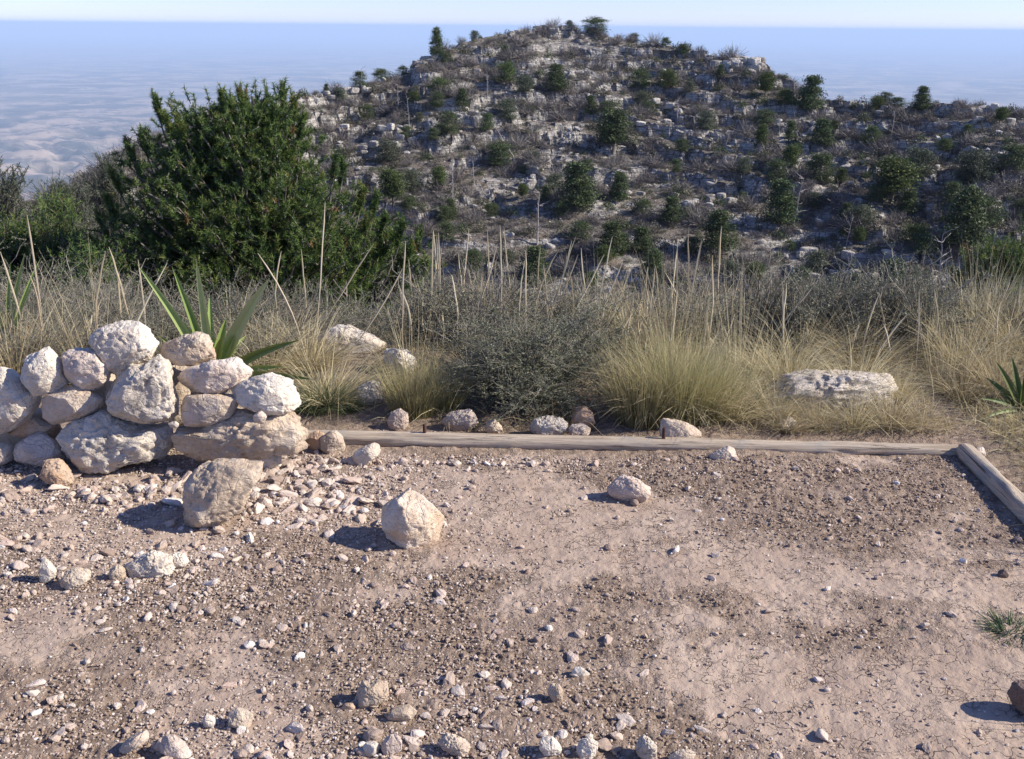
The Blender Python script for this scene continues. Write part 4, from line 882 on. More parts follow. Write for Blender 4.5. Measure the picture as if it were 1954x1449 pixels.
yucca(b, [yl(262,505,4.2,.032,.45), yl(328,508,4.3,.03,.2), yl(374,495,4.2,.032,.7), yl(515,530,4.15,.05,.85), yl(432,606,4.3,.04,.2), yl(425,640,4.1,.04,.2), yl(448,640,4.2,.045,.15), yl(570,650,4.1,.035,.1),
          yl(600,725,4.1,.03,.15), yl(540,700,4.15,.03,.3), yl(470,640,4.5,.035,.2), yl(340,600,4.5,.03,.2), yl(300,640,4.3,.03,.3), yl(400,560,4.55,.03,.2), yl(560,700,4.5,.03,.2), yl(360,640,4.0,.03,.5)],
      'broad-leaved green yucca rising behind the right half of the wall')
b = at_y(1935, 850, 4.15); b[2] = g1(b[0], b[1]) + .02
yucca(b, [yl(1880,720,4.2,.024,.3), yl(1900,690,4.15,.026,.5), yl(1930,680,4.2,.026,.4), yl(1958,700,4.1,.02,.2), yl(1868,760,4.1,.018,.3), yl(1990,700,4.2,.02,.3), yl(2010,740,4.1,.02,.3), yl(1875,800,4.0,.016,.5), yl(1920,740,4.3,.018,.2),
          yl(1950,740,4.0,.018,.3), yl(2020,800,4.0,.018,.3), yl(1895,745,4.3,.018,.2), yl(1970,680,4.3,.018,.2), yl(1880,830,4.05,.014,.6)], 'small dark green yucca at the right edge behind the corner', m_yucca2)
b = at_y(5, 600, 4.7); b[2] = g1(b[0], b[1]) + .05
yucca(b, [yl(48,482,4.7,.022,.5), yl(78,492,4.75,.018,.4), yl(20,500,4.7,.02,.3), yl(-30,490,4.7,.02,.3), yl(70,530,4.6,.015,.6), yl(-50,560,4.7,.02,.3)], 'yucca with pale pointed leaves at the left edge')
# thin rusty dead stems at the left edge
t = thing('dry_weed', 'rust-brown dried weed at the left edge behind the wall', 'weed', (at_y(40, 640, 4.4)[0], 4.4, 0))
V, F, T = ribbons(rng.normal(0, .03, (60, 3))*[1, 1, 0], np.stack([rng.normal(0, .35, 60), rng.normal(0, .35, 60), np.ones(60)], 1), rng.uniform(.2, .42, 60), np.full(60, .004), rng.uniform(0, .4, 60))
obj('stems', mesh('stems', V, F, m_rust, False, {'tint': T}), t)
# weeds and tuft on the pad
wt = tuft_mesh(60, .012, .05, .004, 1.6, .5, m_weed, 3, 'leaves'); wt2 = tuft_mesh(650, .04, .085, .0034, 1.2, .7, m_weed, 4, 'blades')
rs = np.random.default_rng(3)
for (u, v, sc) in [(1516,1112,1.0),(1008,1112,.9),(1718,1202,.6),(1438,1256,.6),(1640,1078,.7),(1462,1070,.5),(1748,1087,.6),(1540,1180,.5),(1030,985,.8),(1085,965,.7),(1105,985,.6),(1325,905,.6),(1725,915,.9),(1600,960,.6),(265,1245,.7),(730,1098,.5),(1375,1062,.4),(520,1110,.4),(10,955,1.2),(1075,940,.8)]:
    p = at_z(u, v); tag(obj('weed', wt, None, (p[0], p[1], g1(p[0], p[1])), (0, 0, rs.uniform(0, 6)), sc*.7), lbl('tiny grey-green weed', p, LMF), 'weed', 'tiny weeds on the dirt pad')
p = at_z(1925, 1205); tag(obj('grass_tuft', wt2, None, (p[0], p[1], g1(p[0], p[1])), None, 1.0), 'single green grass tuft at the right edge of the pad', 'grass tuft')

# ------------------------------------------------------------------ near pines
def pinyon(poly, Y, base, nclus, label, seed, sh=11, needles=34, nl=.055, flat=.75, spikes=(), mat=None, cat='pine tree', trunk_r=.13, cl=.30, group=None, name='pinyon_pine'):
    rs = np.random.default_rng(seed); W = np.array([at_y(u, v, Y) for u, v in poly]); bx = np.array(base, float)
    zmin, zmax = W[:, 2].min(), W[:, 2].max(); zz = np.linspace(zmin, zmax, 60); ext = []
    Q = np.concatenate([W, W[:1]])
    for z in zz:
        xs_ = [a[0] + (b_[0]-a[0])*(z - a[2])/(b_[2]-a[2]) for a, b_ in zip(Q[:-1], Q[1:]) if (a[2]-z)*(b_[2]-z) < 0]
        ext.append((min(xs_), max(xs_)) if xs_ else (np.nan, np.nan))
    ext = np.array(ext); ok = ~np.isnan(ext[:, 0]); zz = zz[ok]; ext = ext[ok]
    t = thing(name, label, cat, tuple(bx), group)
    wood = Soup(); fol = Soup()
    top = np.array([ext[-1].mean(), Y, zmax - .25]); n = 12; s_ = np.linspace(0, 1, n)[:, None]
    TP = bx + (top - bx)*s_ + rs.normal(0, .05, (n, 3))*np.sin(s_*np.pi)
    V, F = tube(TP - bx, np.linspace(trunk_r, .02, n), 9); obj('trunk', mesh('trunk', V, F, m_bark, True), t)
    wgt = ext[:, 1] - ext[:, 0]; wgt = wgt/wgt.sum()
    for c in range(nclus):
        i = rs.choice(len(zz), p=wgt); z = zz[i] + rs.uniform(-.03, .03); a = rs.uniform(0, 6.283); q = rs.uniform(.35, 1)**.6 if c % 4 else rs.uniform(0, .6)
        cx = ext[i].mean(); hw = (ext[i, 1] - ext[i, 0])/2; tp = np.array([cx + hw*q*math.cos(a)*.97, Y + min(hw*flat, 1.9)*q*math.sin(a), z - (.30 if Y < 13 and nclus > 300 else .12)])
        hb = np.clip((tp[2] - bx[2])/(top[2] - bx[2]) - rs.uniform(.12, .3), .05, .95); o0 = TP[0] + (TP[-1] - TP[0])*hb
        if c < len(spikes): tp = at_y(*spikes[c], Y + rs.uniform(-.5, .3)); tp[2] -= .26; o0 = np.array([bx[0]*.4 + tp[0]*.6, Y, tp[2] - 1.5])
        m = 7; s2 = np.linspace(0, 1, m)[:, None]; BP = o0 + (tp - o0)*s2 + np.array([0, 0, -.18])*np.sin(s2*np.pi)*np.linalg.norm(tp - o0)*.5 + rs.normal(0, .03, (m, 3))*np.sin(s2*np.pi)
        V, F = tube(BP - bx, np.linspace(.026, .008, m), 5); wood.add(V, F, rs.random())
        tintc = rs.random()
        for k in range(sh):
            s0 = BP[-1 - (k % 3)] + rs.normal(0, .10, 3) if k else BP[-1]
            up_ = .35 if nclus > 300 else .55
            if c < len(spikes): qq = k/sh*.42; s0 = BP[-1]*(1-qq) + BP[-3]*qq; up_ = 1.6
            dd = rs.normal(size=3)*((.95 if nclus > 300 else .6) if c >= len(spikes) else .5) + (tp - o0)/np.linalg.norm(tp - o0)*.6 + [0, 0, up_]; dd /= np.linalg.norm(dd); L_ = cl*rs.uniform(.5, 1.1)
            s3 = np.linspace(0, 1, 4)[:, None]; SP = s0 + dd*L_*s3 + np.array([0, 0, .03])*s3**2
            V, F = tube(SP - bx, np.linspace(.006, .003, 4), 3); wood.add(V, F, .6)
            nn = needles; u_ = rs.uniform(.15, 1.0, nn)[:, None]; bp = s0 + dd*L_*u_ + np.array([0, 0, .03])*u_**2 - bx
            nd = rs.normal(size=(nn, 3)); nd /= np.linalg.norm(nd, axis=1)[:, None]; nd = nd*.95 + dd*.38; nd /= np.linalg.norm(nd, axis=1)[:, None]
            nd[:, 2] += .15; sd = np.cross(nd, rs.normal(size=(nn, 3))); sd /= np.linalg.norm(sd, axis=1)[:, None]; ln = nl*rs.uniform(.7, 1.2, nn)[:, None]; wd = nl*.085
            V = np.stack([bp - sd*wd, bp + sd*wd, bp + nd*ln], 1).reshape(-1, 3)
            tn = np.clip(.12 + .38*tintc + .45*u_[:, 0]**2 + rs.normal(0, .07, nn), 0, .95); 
            if rs.random() < .012: tn = np.ones(nn)
            fol.add(V, np.arange(nn*3).reshape(-1, 3), np.repeat(tn, 3))
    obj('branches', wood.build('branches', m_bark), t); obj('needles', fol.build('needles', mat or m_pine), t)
    return t
def gp(x, y): return (x, y, g1(x, y))
pb = at_y(505, 600, 12.5)
pinyon([(300,165),(330,215),(420,148),(470,152),(490,205),(535,143),(575,190),(600,250),(610,290),(665,290),(700,360),(790,410),(822,450),(825,560),(790,600),(640,620),(400,610),(270,560),(190,470),(165,400),(200,330),(235,250),(270,230)],
       12.5, gp(pb[0], 12.5), 720, 'large bushy pinyon pine left of centre, in front of the plain', 1, sh=18, needles=54, nl=.058, cl=.17, spikes=[(292,160),(338,200),(420,145),(436,165),(457,143),(537,136),(380,200),(238,240),(520,180),(575,195),(655,285),(265,225),(560,160),(490,200),(715,350),(310,190),(210,300),(735,385),(770,398),(803,418),(690,335),(812,470),(785,440),(745,420),(820,510),(800,540),(765,470),(185,385),(175,430),(200,345),(640,270),(700,390),(730,440)])
pinyon([(-60,290),(10,300),(45,330),(40,400),(100,440),(60,480),(-60,500)], 17, gp(at_y(0, 500, 17)[0], 17), 70, 'tall thin-crowned pine cut off by the left edge', 2, nl=.07, cl=.4, mat=m_bluec, sh=9, needles=30)
pinyon([(-60,440),(40,435),(110,450),(165,455),(175,500),(150,560),(80,590),(-60,600)], 13, gp(at_y(40, 600, 13)[0], 13), 150, 'rounded bright green pine low at the left edge', 3, nl=.07)
pinyon([(120,560),(135,505),(165,480),(200,520),(215,590),(160,620),(100,610)], 11, gp(at_y(160, 620, 11)[0], 11), 60, 'small dark pine below and left of the large pinyon', 4)
pinyon([(50,400),(90,375),(130,390),(150,430),(130,450),(60,440)], 24, gp(at_y(95, 480, 24)[0], 24), 55, 'green pine with flat top beyond the left edge pines', 5, sh=9, nl=.09, cl=.5, needles=26)
pinyon([(95,365),(120,350),(160,375),(180,420),(165,450),(120,440),(100,410)], 34, gp(at_y(135, 470, 34)[0], 34), 60, 'hazy grey-green pine on the spur at the left', 6, sh=9, nl=.13, cl=.7, mat=m_bluec, needles=26)
pinyon([(175,330),(210,300),(240,330),(250,400),(230,450),(180,430),(160,380)], 42, gp(at_y(205, 470, 42)[0], 42), 60, 'grey pine on the spur just left of the large pinyon', 7, sh=9, nl=.15, cl=.8, mat=m_bluec, needles=26)
pinyon([(1900,455),(1930,450),(1985,470),(2000,560),(1970,600),(1880,605),(1825,560),(1820,510),(1860,490)], 15, gp(at_y(1910, 640, 15)[0], 15), 140, 'bright green pine low at the right edge', 8, nl=.07)
pinyon([(1880,580),(1930,572),(1990,580),(1990,640),(1870,640)], 10.5, gp(at_y(1930, 660, 10.5)[0], 10.5), 40, 'low green pine bough above the scrub at the right edge', 9)
pinyon([(560,590),(600,560),(650,560),(680,600),(640,630),(560,630)], 7.8, gp(at_y(620, 660, 7.8)[0], 7.8), 30, 'small green juniper below the right side of the pinyon', 10, cl=.16, nl=.03, trunk_r=.04)
pinyon([(-40,545),(60,560),(75,620),(-40,640)], 9.5, gp(at_y(10, 660, 9.5)[0], 9.5), 30, 'dark green juniper low at the left edge', 11)

# ------------------------------------------------------------------ trees, shrubs and rocks of the far hill
def far_tree(seed, kind, mat):
    rs = np.random.default_rng(seed); tr = Soup(); fo = Soup()
    n = 8; s_ = np.linspace(0, 1, n)[:, None]; H = 1.0
    TP = np.array([0, 0, -.05]) + np.array([rs.normal(0, .02), rs.normal(0, .02), H*(.98 if kind == 'cone' else .8)])*s_ + rs.normal(0, .008, (n, 3))*s_
    V, F = tube(TP, np.linspace(.028, .005, n), 6); tr.add(V, F)
    nb = 60 if kind == 'cone' else 54
    for b_ in range(nb):
        if kind == 'cone': h = rs.uniform(.14, .98); rad = (.33*(1-h)**.75 + .035)*rs.uniform(.55, 1.15)
        elif kind == 'tall': h = rs.uniform(.30, .97); rad = (.22*np.sin(np.clip((h-.22)/.8, 0, 1)*np.pi)**.7 + .03)*rs.uniform(.5, 1.1)
        else: h = rs.uniform(.10, .92); rad = (.48*np.sqrt(max(0, 1 - ((h-.42)/.54)**2)))*rs.uniform(.35, 1.05)
        a = rs.uniform(0, 6.283); o0 = np.array([0, 0, h - .04]); tp = np.array([rad*math.cos(a), rad*math.sin(a), h + rs.uniform(-.04, .03)])
        V, F = tube(np.array([o0, (o0+tp)/2 + [0, 0, -.01], tp]), [.008, .005, .002], 3); tr.add(V, F)
        m = 130; cr_ = .05 + .035*rs.random() if kind != 'round' else .065 + .045*rs.random()
        k = rs.uniform(.45, 1.05, m)[:, None]; c = o0 + (tp - o0)*k + rs.normal(size=(m, 3))*cr_*[1, 1, .55]
        d1 = rs.normal(size=(m, 3)); d1 /= np.linalg.norm(d1, axis=1)[:, None]; d2 = np.cross(d1, rs.normal(size=(m, 3))); d2 /= np.linalg.norm(d2, axis=1)[:, None]
        L_ = rs.uniform(.012, .028, (m, 1)); V = np.stack([c - d1*L_, c + d2*L_*.5, c + d1*L_, c - d2*L_*.5], 1).reshape(-1, 3)
        fo.add(V, np.arange(m*4).reshape(-1, 4), np.repeat(np.clip(rs.random()*.5 + rs.random(m)*.5, 0, 1), 4))
    return tr.build('trunk', m_bark), fo.build('crown', mat)
FT = {'cone': [far_tree(1, 'cone', m_conif), far_tree(2, 'cone', m_conif), far_tree(3, 'cone', m_conif)], 'tall': [far_tree(4, 'tall', m_conif), far_tree(5, 'tall', m_yellc), far_tree(15, 'tall', m_bluec)],
      'round': [far_tree(6, 'round', m_conif), far_tree(7, 'round', m_yellc), far_tree(8, 'round', m_conif)], 'grey': [far_tree(9, 'round', m_bluec), far_tree(10, 'round', m_bluec)]}
def hit(u, v, r0=86, r1=214):
    d_ = ray(u, v); h = math.hypot(d_[0], d_[1]); rr2 = np.arange(r0, r1, .2); x = d_[0]/h*rr2; y = d_[1]/h*rr2; z = CAMZ + d_[2]/h*rr2
    zt, _ = hz(x, y); k = np.nonzero(z < zt)[0]
    if len(k) == 0:
        k = [int(np.argmin(z - zt))]
    i = k[0]; return np.array([x[i], y[i], zt[i]]), rr2[i]
TG = 'trees on the rocky hill'
cnt = [0]
def htree(u, v, hpx, kind, label, wide=1.0):
    p, r = hit(u, v); D3 = math.hypot(p[0], p[1]); dep = p[1]*math.cos(R(PITCH)) + (CAMZ - p[2])*math.sin(R(PITCH)); H = hpx/FPX*dep/math.cos(R(12)); cnt[0] += 1
    pr = FT[kind][cnt[0] % len(FT[kind])]; t = thing('hill_tree', label, 'tree', (p[0], p[1], p[2] - .1), TG, rng.uniform(0, 6.28), (H*wide*1.14, H*wide*1.14, H*1.0))
    obj('trunk', pr[0], t); obj('crown', pr[1], t); LMH.append((u, v - hpx/2, 'the ' + label))
for a in [
 (833,112,54,'cone','slender conifer standing against the plain on the left shoulder of the summit',.7),
 (852,122,22,'round','low green bush at the foot of the slender skyline conifer',1.3),
 (685,146,28,'round','small round tree on the left skyline above the pinyon'),
 (727,141,24,'round','dark dome-shaped tree on the left skyline, left of a smaller dome',1.3),
 (769,135,22,'round','smaller dome tree on the left skyline below the crag'),
 (622,158,18,'cone','tiny pointed tree at the left end of the skyline'),
 (905,74,18,'grey','small grey tree on the skyline left of the summit'),
 (1135,62,32,'round','dome-shaped dark tree on the summit ridge',1.6),
 (1086,56,16,'grey','small bush on the skyline left of the summit dome tree'),
 (1270,82,20,'round','small round tree on the skyline right of the summit'),
 (1210,78,20,'round','round bush just below the skyline between summit dome and right tree'),
 (1545,215,66,'cone','big dark tree on the skyline at the foot of the summit, right',1.15),
 (1497,205,36,'round','dark round tree left of the big right skyline tree'),
 (1690,185,20,'grey','pale wispy tree on the right skyline',1.3),
 (1714,192,20,'round','dark bush on the right skyline beside the pale tree',1.7),
 (968,162,44,'round','broad green tree high on the face below the summit'),
 (1000,176,36,'grey','grey-green tree to the lower right of the broad high tree'),
 (1060,176,50,'cone','narrow pointed tree high on the face at centre',1.2),
 (1275,168,38,'round','dark rounded tree high on the right of the face'),
 (1222,172,40,'round','dull green tree left of the dark rounded one'),
 (1225,210,34,'grey','grey tree under the dull green tree'),
 (838,185,40,'round','yellowish round tree on the left of the face'),
 (835,210,30,'round','olive bush under the yellowish round tree'),
 (882,207,36,'cone','dark pointed tree right of the yellowish one'),
 (790,195,24,'round','small olive tree at the far left of the face'),
 (855,255,44,'round','bright green clump on the left, above the ledges'),
 (930,248,32,'round','olive tree between the bright clump and the centre'),
 (970,232,42,'grey','faint grey-green tree in the upper centre'),
 (1158,218,24,'round','low bright bush at upper centre right',1.4),
 (1170,295,78,'tall','large dark conifer in the middle of the face',1.35),
 (1348,248,38,'grey','grey-green round tree right of a pale dead trunk'),
 (955,318,48,'round','bright green leaning tree in the left middle of the face',1.1),
 (740,310,46,'grey','pale green tree by the right shoulder of the large pinyon'),
 (750,392,68,'tall','dull conifer just above the right side of the pinyon',1.2),
 (785,365,44,'grey','soft grey-green tree beside the dull conifer'),
 (1100,400,88,'cone','tall conifer in the lower middle of the face',1.15),
 (1182,385,56,'cone','greyish conifer right of the tall lower-middle conifer'),
 (1060,370,40,'grey','pale shrubby tree left of the tall lower-middle conifer'),
 (938,415,28,'round','bright low bush in the lower left of the face',1.4),
 (1370,480,78,'cone','dark conifer in the lower right centre, behind grass stalks',1.2),
 (1168,490,66,'cone','conifer low at centre behind the tall stalks',1.2),
 (1020,545,76,'cone','dark conifer at the bottom of the slope above the big shrub',1.1),
 (1245,540,60,'cone','slim grey conifer at the bottom right of the shrub'),
 (1480,345,44,'round','small bright tree above the dark right-hand conifer'),
 (1485,430,86,'cone','dense dark conifer right of centre',1.05),
 (1508,265,34,'cone','little yellow-green conifer by the upper right path of scree'),
 (1520,295,24,'round','round bush below the little yellow-green conifer'),
 (1565,352,60,'round','round-crowned green pine on a bare trunk at the right',.95),
 (1700,388,86,'tall','tall full pine in the right part of the face',1.5),
 (1745,345,60,'grey','grey-green broad tree behind the tall full pine'),
 (1660,278,36,'round','dark round tree on the right above the scree'),
 (1672,215,30,'round','round olive tree on the upper right bench'),
 (1855,350,64,'grey','broad grey-green tree near the right edge',1.1),
 (1930,325,50,'round','dark tree at the right edge, upper',1.3),
 (1830,480,120,'cone','tallest dark conifer at the lower right'),
 (1880,430,56,'round','dark spreading tree right of the tallest dark conifer',1.1),
 (1815,390,40,'round','dark tree above the tallest dark conifer'),
 (1745,470,46,'round','olive spreading tree left of the tallest dark conifer',1.2),
 (1640,430,42,'grey','sparse grey-green tree leaning over the rubble',1.3),
 (1700,570,76,'cone','conifer at the bottom right rising above the scrub',1.1),
 (1735,560,40,'round','dark bush at the lower right behind stalks'),
 (1950,420,40,'round','olive tree at the right edge, middle height'),
 (1555,395,30,'grey','olive bush below the bare-trunked round pine',1.4),
 (1800,300,30,'round','small round tree on the upper right slope'),
 (700,230,30,'round','small dark tree just right of the top of the pinyon'),
 (650,200,26,'grey','grey bush near the top right of the pinyon'),
 (480,190,20,'grey','small grey tree on the skyline behind the pinyon top'),
 (1420,330,30,'grey','dull bush above the pale blocky ledge, right of centre'),
 (1290,330,26,'round','small green bush in the centre right of the face'),
 (1590,250,22,'round','small olive bush on the upper right scree'),
 (860,420,40,'cone','small conifer low on the left of the face'),
 (900,520,46,'round','dark tree at the foot of the slope left of the big shrub'),
 (1440,540,44,'round','dark tree at the bottom of the slope, right of centre'),
 (1560,520,44,'grey','grey tree at the bottom of the slope at the right')]: htree(*a)
rs = np.random.default_rng(88); T_H = LMH[:]; T_L = LMH[:]; ne = 0
while ne < 64:
    u = rs.uniform(560, 1954); v = 60 + 500*rs.random()**.9; d_ = ray(u, v); az_ = math.atan2(d_[0], d_[1]); D_, H_ = ridge(az_)
    if CAMZ + D_*d_[2]/math.hypot(d_[0], d_[1]) > H_ - 1.5 or min(math.hypot(m[0]-u, m[1]-v) for m in T_H) < 26: continue
    kd_ = ['round', 'grey', 'round', 'cone', 'tall', 'round'][ne % 6]; p, r_ = hit(u, v); h_ = rs.uniform(16, 34)*(.7 + .6*v/560)
    if ne % 6 in (3, 4): h_ *= 1.5
    nm = {'round': 'small round evergreen', 'grey': 'small grey-green bushy tree', 'cone': 'small pointed conifer', 'tall': 'slim open conifer'}[kd_]
    lb = lbl(nm, p + np.array([0, 0, 1.0]), T_L, 50, 16); keep_ = LMH[:]; htree(u, v, h_, kd_, lb, rs.uniform(.9, 1.3)); LMH[:] = keep_; T_H.append((u, v, '')); ne += 1
# dead trees
def snag(seed):
    rs = np.random.default_rng(seed); sp = Soup(); n = 9; s_ = np.linspace(0, 1, n)[:, None]
    P = np.array([rs.normal(0, .08), rs.normal(0, .08), 1.0])*s_ + rs.normal(0, .012, (n, 3))*s_ - [0, 0, .05]; V, F = tube(P, np.linspace(.022, .006, n), 5); sp.add(V, F)
    for b_ in range(11):
        k = rs.integers(3, n); a = rs.uniform(0, 6.28); L_ = rs.uniform(.08, .3); d_ = np.array([math.cos(a), math.sin(a), rs.uniform(-.1, .9)]); m = 5; q = np.linspace(0, 1, m)[:, None]
        B = P[k] + d_*L_*q + rs.normal(0, .02, (m, 3))*q; V, F = tube(B, np.linspace(.008, .003, m), 4); sp.add(V, F)
    return sp.build('dead_tree', m_snag)
SN = [snag(70 + k) for k in range(4)]
for i, (u, v, h, l, tilt) in enumerate([(863,400,95,'tall bleached dead tree low on the left of the face',0), (1025,470,105,'twisted white dead tree in the lower middle of the face',0), (1293,238,48,'straight pale dead trunk high on the right of centre',0),
        (782,250,54,'grey dead trunk on the left of the face by the bright clump',0), (930,190,50,'thin dead trunk high at the left centre',0), (760,215,50,'dead tree with bare limbs near the left skyline',0), (905,355,50,'short dead trunk beside the tall bleached one',0),
        (980,300,70,'leaning dead trunk crossing the middle ledge',-.6), (1700,262,50,'thin dead trunk on the upper right bench',0), (1512,440,100,'grey dead trunk right of the dense dark conifer',.1), (1790,560,110,'bleached dead tree with drooping limbs at the lower right',0),
        (1615,470,50,'bent bare tree in the rubble at the right',.2), (1380,290,40,'short dead trunk under the blocky crag',.3), (1010,380,60,'fallen white trunk lying on the lower ledge',1.35), (690,175,40,'bare pale tree on the left skyline bench',.1)]):
    p, r = hit(u, v); H = h/FPX*r*1.02; tag(obj('dead_tree', SN[i % 4], None, p, (0, tilt, rng.uniform(-.5, .5)), (H*.8, H*.8, H)), l, 'dead tree', 'dead trees on the rocky hill')
def scrub(seed, mat, n, kind):
    rs = np.random.default_rng(seed); 
    if kind == 'leaf':
        c = rand_dirs(n, -.1, 1)*np.array([.5, .5, .6])*(rs.random((n, 1))**.4); c = c*(1 + .35*fbm(*(c.T*5), s=seed, o=2))[:, None]
        d1 = rs.normal(size=(n, 3)); d1 /= np.linalg.norm(d1, axis=1)[:, None]; d2 = np.cross(d1, rs.normal(size=(n, 3))); d2 /= np.linalg.norm(d2, axis=1)[:, None]
        L_ = rs.uniform(.03, .065, (n, 1)); V = np.stack([c - d1*L_, c + d2*L_*.55, c + d1*L_, c - d2*L_*.55], 1).reshape(-1, 3)
    else:
        d_ = rand_dirs(n, .15, 1); b_ = d_*rs.uniform(0, .3, (n, 1)); e = d_*rs.uniform(.45, .8, (n, 1)) + rs.normal(0, .08, (n, 3)); sd = np.cross(d_, rs.normal(size=(n, 3))); sd /= np.linalg.norm(sd, axis=1)[:, None]
        b_[n//3:] = d_[n//3:]*rs.uniform(.2, .5, (n - n//3, 1)) + rs.normal(0, .06, (n - n//3, 3)); e[n//3:] = b_[n//3:] + rs.normal(0, .09, (n - n//3, 3)) + [0, 0, .05]
        V = np.stack([b_ - sd*.006, b_ + sd*.006, e + sd*.004, e - sd*.004], 1).reshape(-1, 3)
    return V, np.arange(len(V)).reshape(-1, 4), np.repeat(rs.random(n), 4)
SC = [scrub(80, m_scrub, 260, 'leaf'), scrub(81, m_scrub, 260, 'leaf'), scrub(82, m_twiggy, 420, 'twig'), scrub(83, m_conif, 260, 'leaf')]
SCm = [mesh('hill_shrub', *SC[0][:2], m_scrub, False, {'tint': SC[0][2]*.6}), mesh('hill_shrub', *SC[1][:2], m_scrub, False, {'tint': .4 + SC[1][2]*.6}), mesh('hill_shrub', *SC[2][:2], m_twiggy, False, {'tint': SC[2][2]}), mesh('hill_shrub', *SC[3][:2], m_conif, False, {'tint': SC[3][2]})]
rs = np.random.default_rng(17); n = 8200
def hill_pts(n, rs):
    az = rs.uniform(R(-29), R(29), n); D, H = ridge(az); r = 88 + (D + 3 - 88)*rs.random(n)**.8
    x = r*np.sin(az); y = r*np.cos(az); z, rk = hz(x, y); return x, y, z, rk, r, az
x, y, z, rk, r, az = hill_pts(n, rs); size = rs.uniform(.4, 1.0, n) + 1.9*rs.random(n)**4; kd = rs.choice(4, n, p=[.28, .22, .36, .14])
size = np.where(kd == 2, size*1.5, size)
def in_view(x, y, z):
    q = np.stack([x, y, z - CAMZ], 1) @ MR; u = CU - FPX*q[:, 0]/q[:, 2]; v = CV + FPX*q[:, 1]/q[:, 2]
    return (u > 600) & (u < 1945) & (v < 560) & ((u > 830) | (v < 150 + (u - 600)*1.1))
o_ = np.argsort(-size/r*np.where(in_view(x, y, z), 1, .01))
KN = ['dark brown-green', 'olive', 'bare grey twiggy', 'green']
soups = [Soup(), Soup(), Soup()]
for j, i in enumerate(o_):
    if j < 290:
        half = 'left' if az[i] < 0 else 'right'; lev = 'lower' if r[i] < 140 else 'upper'
        o = obj('hill_shrub', SCm[kd[i]], None, (x[i], y[i], z[i] - .05), (0, 0, rs.uniform(0, 6.28)), (size[i]*1.1, size[i]*1.1, size[i]))
        tag(o, lbl(f'{KN[kd[i]]} shrub', (x[i], y[i], z[i]), LMH, 30), 'shrub', f'{KN[kd[i]]} shrubs, {lev} {half} of the hill')
    else:
        V, F, T = SC[kd[i]]; st = 2 if j % 2 else 1; a = rs.uniform(0, 6.28); ca, sa = math.cos(a), math.sin(a); Q = V*size[i]
        Q = np.stack([Q[:, 0]*ca - Q[:, 1]*sa + x[i], Q[:, 0]*sa + Q[:, 1]*ca + y[i], Q[:, 2] + z[i] - .05], 1)
        soups[{0: 0, 1: 0, 2: 1, 3: 2}[kd[i]]].add(Q, F, T)
for sp, m, nm, lb in zip(soups, (m_scrub, m_twiggy, m_conif), ('low_scrub', 'bare_brush', 'green_scrub'), ('low brown and olive scrub covering the rocky hill', 'grey leafless brush between the ledges of the hill', 'small green scrub scattered over the rocky hill')):
    tag(obj(nm, sp.build(nm, m)), lb, 'scrub', kind='stuff')
# boulders on the hill
def hrock_mat(name, island):
    g = N(name); r_ = g.n('NewGeometry').outputs['Random Per Island'] if island else g.rnd(); v = g.coord('Object') if island else g.coord()
    c = g.mix(r_, (0.34, 0.315, 0.28), (0.70, 0.65, 0.56)); n_ = g.noise(v, 2.5 if not island else 3.0, 5, .65); c = g.mix(g.math('MULTIPLY', g.ramp(n_, .48, .7), .6), c, (0.18, 0.165, 0.15))
    return g.fin(c, g.bump(n_, .25))
m_hr1 = hrock_mat('hill_boulder_stone', False); m_hr2 = hrock_mat('hill_rubble_stone', True)
HB = []
for k in range(6):
    P, F = rock_shape(700 + k, (1, .85, .6), 3, 9, .06, cutdeep=(.5, .8)); HB.append(mesh('hill_boulder', P, F, m_hr1, False))
def block(seed):
    rs = np.random.default_rng(seed); d_, F = ico(4); q = d_/(np.sum(np.abs(d_)**7, 1)**(1/7))[:, None]; P = q*np.array([1, .8, rs.uniform(.5, .8)])
    P = P*(1 + .10*fbm(*(P.T*1.2 + seed), s=seed % 50, o=2))[:, None]
    for k in range(12):
        n_ = rs.normal(size=3); n_ /= np.linalg.norm(n_); w_ = P @ n_; t_ = w_.max()*rs.uniform(.7, .95); P = P - n_*np.maximum(0, w_ - t_)[:, None]*.95
    bedz = P[:, 2]*9 + fbm(P[:, 0]*2, P[:, 1]*2, s=seed, o=2)
    P = P*(1 - .05*sst(.25, .0, np.abs((bedz % 1) - .5))[:, None]*[1, 1, 0]) + .03*fbm(*(P.T*5 + seed), s=seed % 40, o=3)[:, None]*d_
    return mesh('limestone_block', P, F, m_hr1, False)
BL = [block(760 + k) for k in range(5)]
rsb = np.random.default_rng(99); spots_ = []
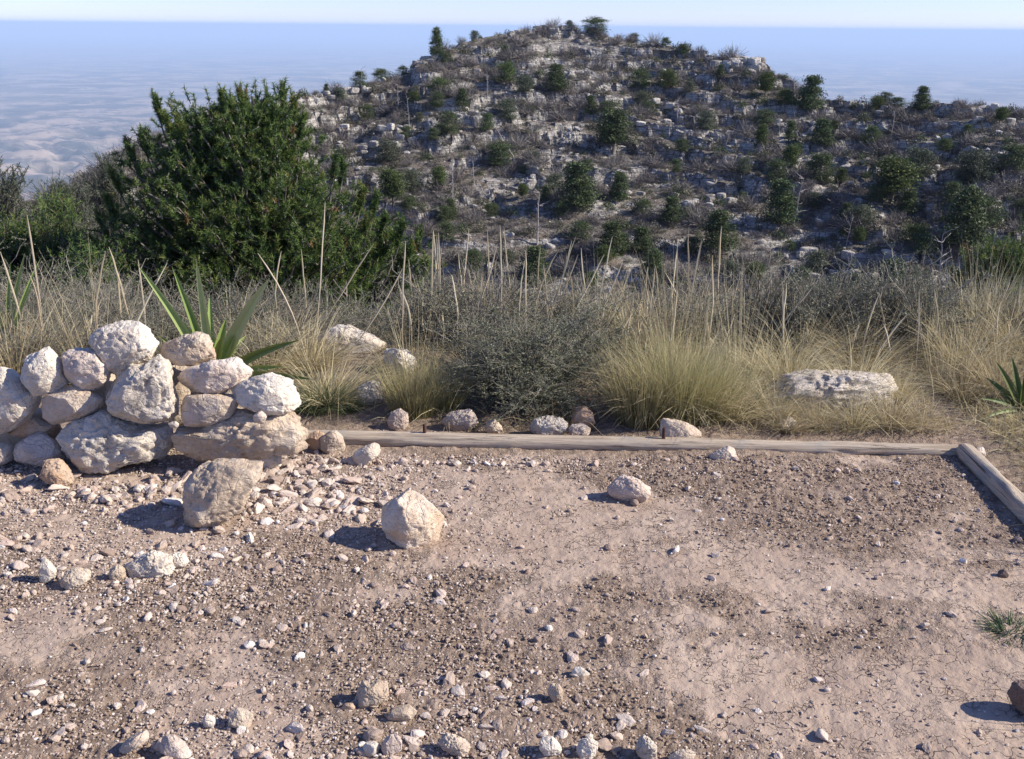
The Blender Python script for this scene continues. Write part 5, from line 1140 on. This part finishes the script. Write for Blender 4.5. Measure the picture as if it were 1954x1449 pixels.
for (u0, u1, v0, v1, n_, a0, a1) in [(1362, 1450, 104, 140, 46, .35, .85), (792, 838, 100, 122, 16, .35, .75), (985, 1062, 48, 60, 20, .3, .65), (1072, 1105, 52, 62, 6, .3, .6), (590, 700, 170, 200, 16, .35, .7),
        (640, 800, 240, 300, 14, .35, .75), (1200, 1330, 185, 240, 14, .35, .75), (1220, 1400, 370, 430, 20, .35, .8), (1510, 1700, 480, 560, 14, .4, .8), (1580, 1940, 200, 260, 16, .35, .8)]:
    for k in range(n_):
        u, v = rsb.uniform(u0, u1), rsb.uniform(v0, v1); p, r_ = hit(u, v); q = rsb.uniform(a0, a1)
        o = obj('limestone_block', BL[rsb.integers(5)], None, (p[0], p[1], p[2] + q*.15), (rsb.uniform(-.1, .1), rsb.uniform(-.1, .1), rsb.uniform(-.5, .5)), (q*rsb.uniform(.8, 1.5), q, q))
        tag(o, lbl('small blocky limestone outcrop' if q < .55 else 'big blocky limestone outcrop', p, LMH, 30), 'rock', 'blocky outcrops on the rocky hill')
HS = [rock_shape(720 + k, (1, .85, .6), 1, 5, .06, cutdeep=(.5, .8)) for k in range(8)]
n = 9500; x, y, z, rk, r, az = hill_pts(n*2, rs); pick = rs.random(n*2) < (.25 + .75*rk); x, y, z, rk, r, az = [q[pick][:n] for q in (x, y, z, rk, r, az)]; n = len(x)
size = rs.uniform(.08, .26, n) + .6*rs.random(n)**10; o_ = np.argsort(-size/r*np.where(in_view(x, y, z), 1, .01)); sp = Soup()
for j, i in enumerate(o_):
    if j < 260:
        half = 'left' if az[i] < 0 else 'right'; lev = 'lower' if r[i] < 140 else 'upper'
        o = obj('hill_boulder', HB[j % 6], None, (x[i], y[i], z[i] + size[i]*.15), (rs.uniform(-.25, .25), rs.uniform(-.25, .25), rs.uniform(0, 6.28)), (size[i]*1.3, size[i], size[i]))
        tag(o, lbl('pale boulder', (x[i], y[i], z[i]), LMH, 30), 'boulder', f'pale boulders, {lev} {half} of the hill')
    else:
        P, F = HS[j % 8]; a = rs.uniform(0, 6.28); ca, sa = math.cos(a), math.sin(a); Q = P*size[i]*np.array([rs.uniform(.8, 1.6), 1, rs.uniform(.6, 1.1)])
        sp.add(np.stack([Q[:, 0]*ca - Q[:, 1]*sa + x[i], Q[:, 0]*sa + Q[:, 1]*ca + y[i], Q[:, 2] + z[i] + size[i]*.12], 1), F)
tag(obj('limestone_rubble', sp.build('limestone_rubble', m_hr2)), 'broken pale limestone rubble strewn over the hill', 'rubble', kind='stuff')

# ------------------------------------------------------------------ haze over the whole scene
X0 = 130000.0; zb, zt = -1110.0, 55.0
V = np.array([(sx*X0, sy*X0, z_) for z_ in (zb, zt) for sy in (-1, 1) for sx in (-1, 1)])
F = np.array([(0, 2, 3, 1), (4, 5, 7, 6), (0, 1, 5, 4), (2, 6, 7, 3), (0, 4, 6, 2), (1, 3, 7, 5)])
hm = bpy.data.materials.new('haze'); hm.use_nodes = True; ht = hm.node_tree; ht.nodes.clear()
ho = ht.nodes.new('ShaderNodeOutputMaterial'); pv = ht.nodes.new('ShaderNodeVolumePrincipled')
pv.inputs['Color'].default_value = (0.59, 0.77, 1.0, 1); pv.inputs['Density'].default_value = 0.00005; pv.inputs['Anisotropy'].default_value = 0.0
ht.links.new(pv.outputs[0], ho.inputs['Volume'])
tag(obj('haze', mesh('haze', V, F, hm)), 'blue haze filling the air over the plain', 'haze', kind='stuff')
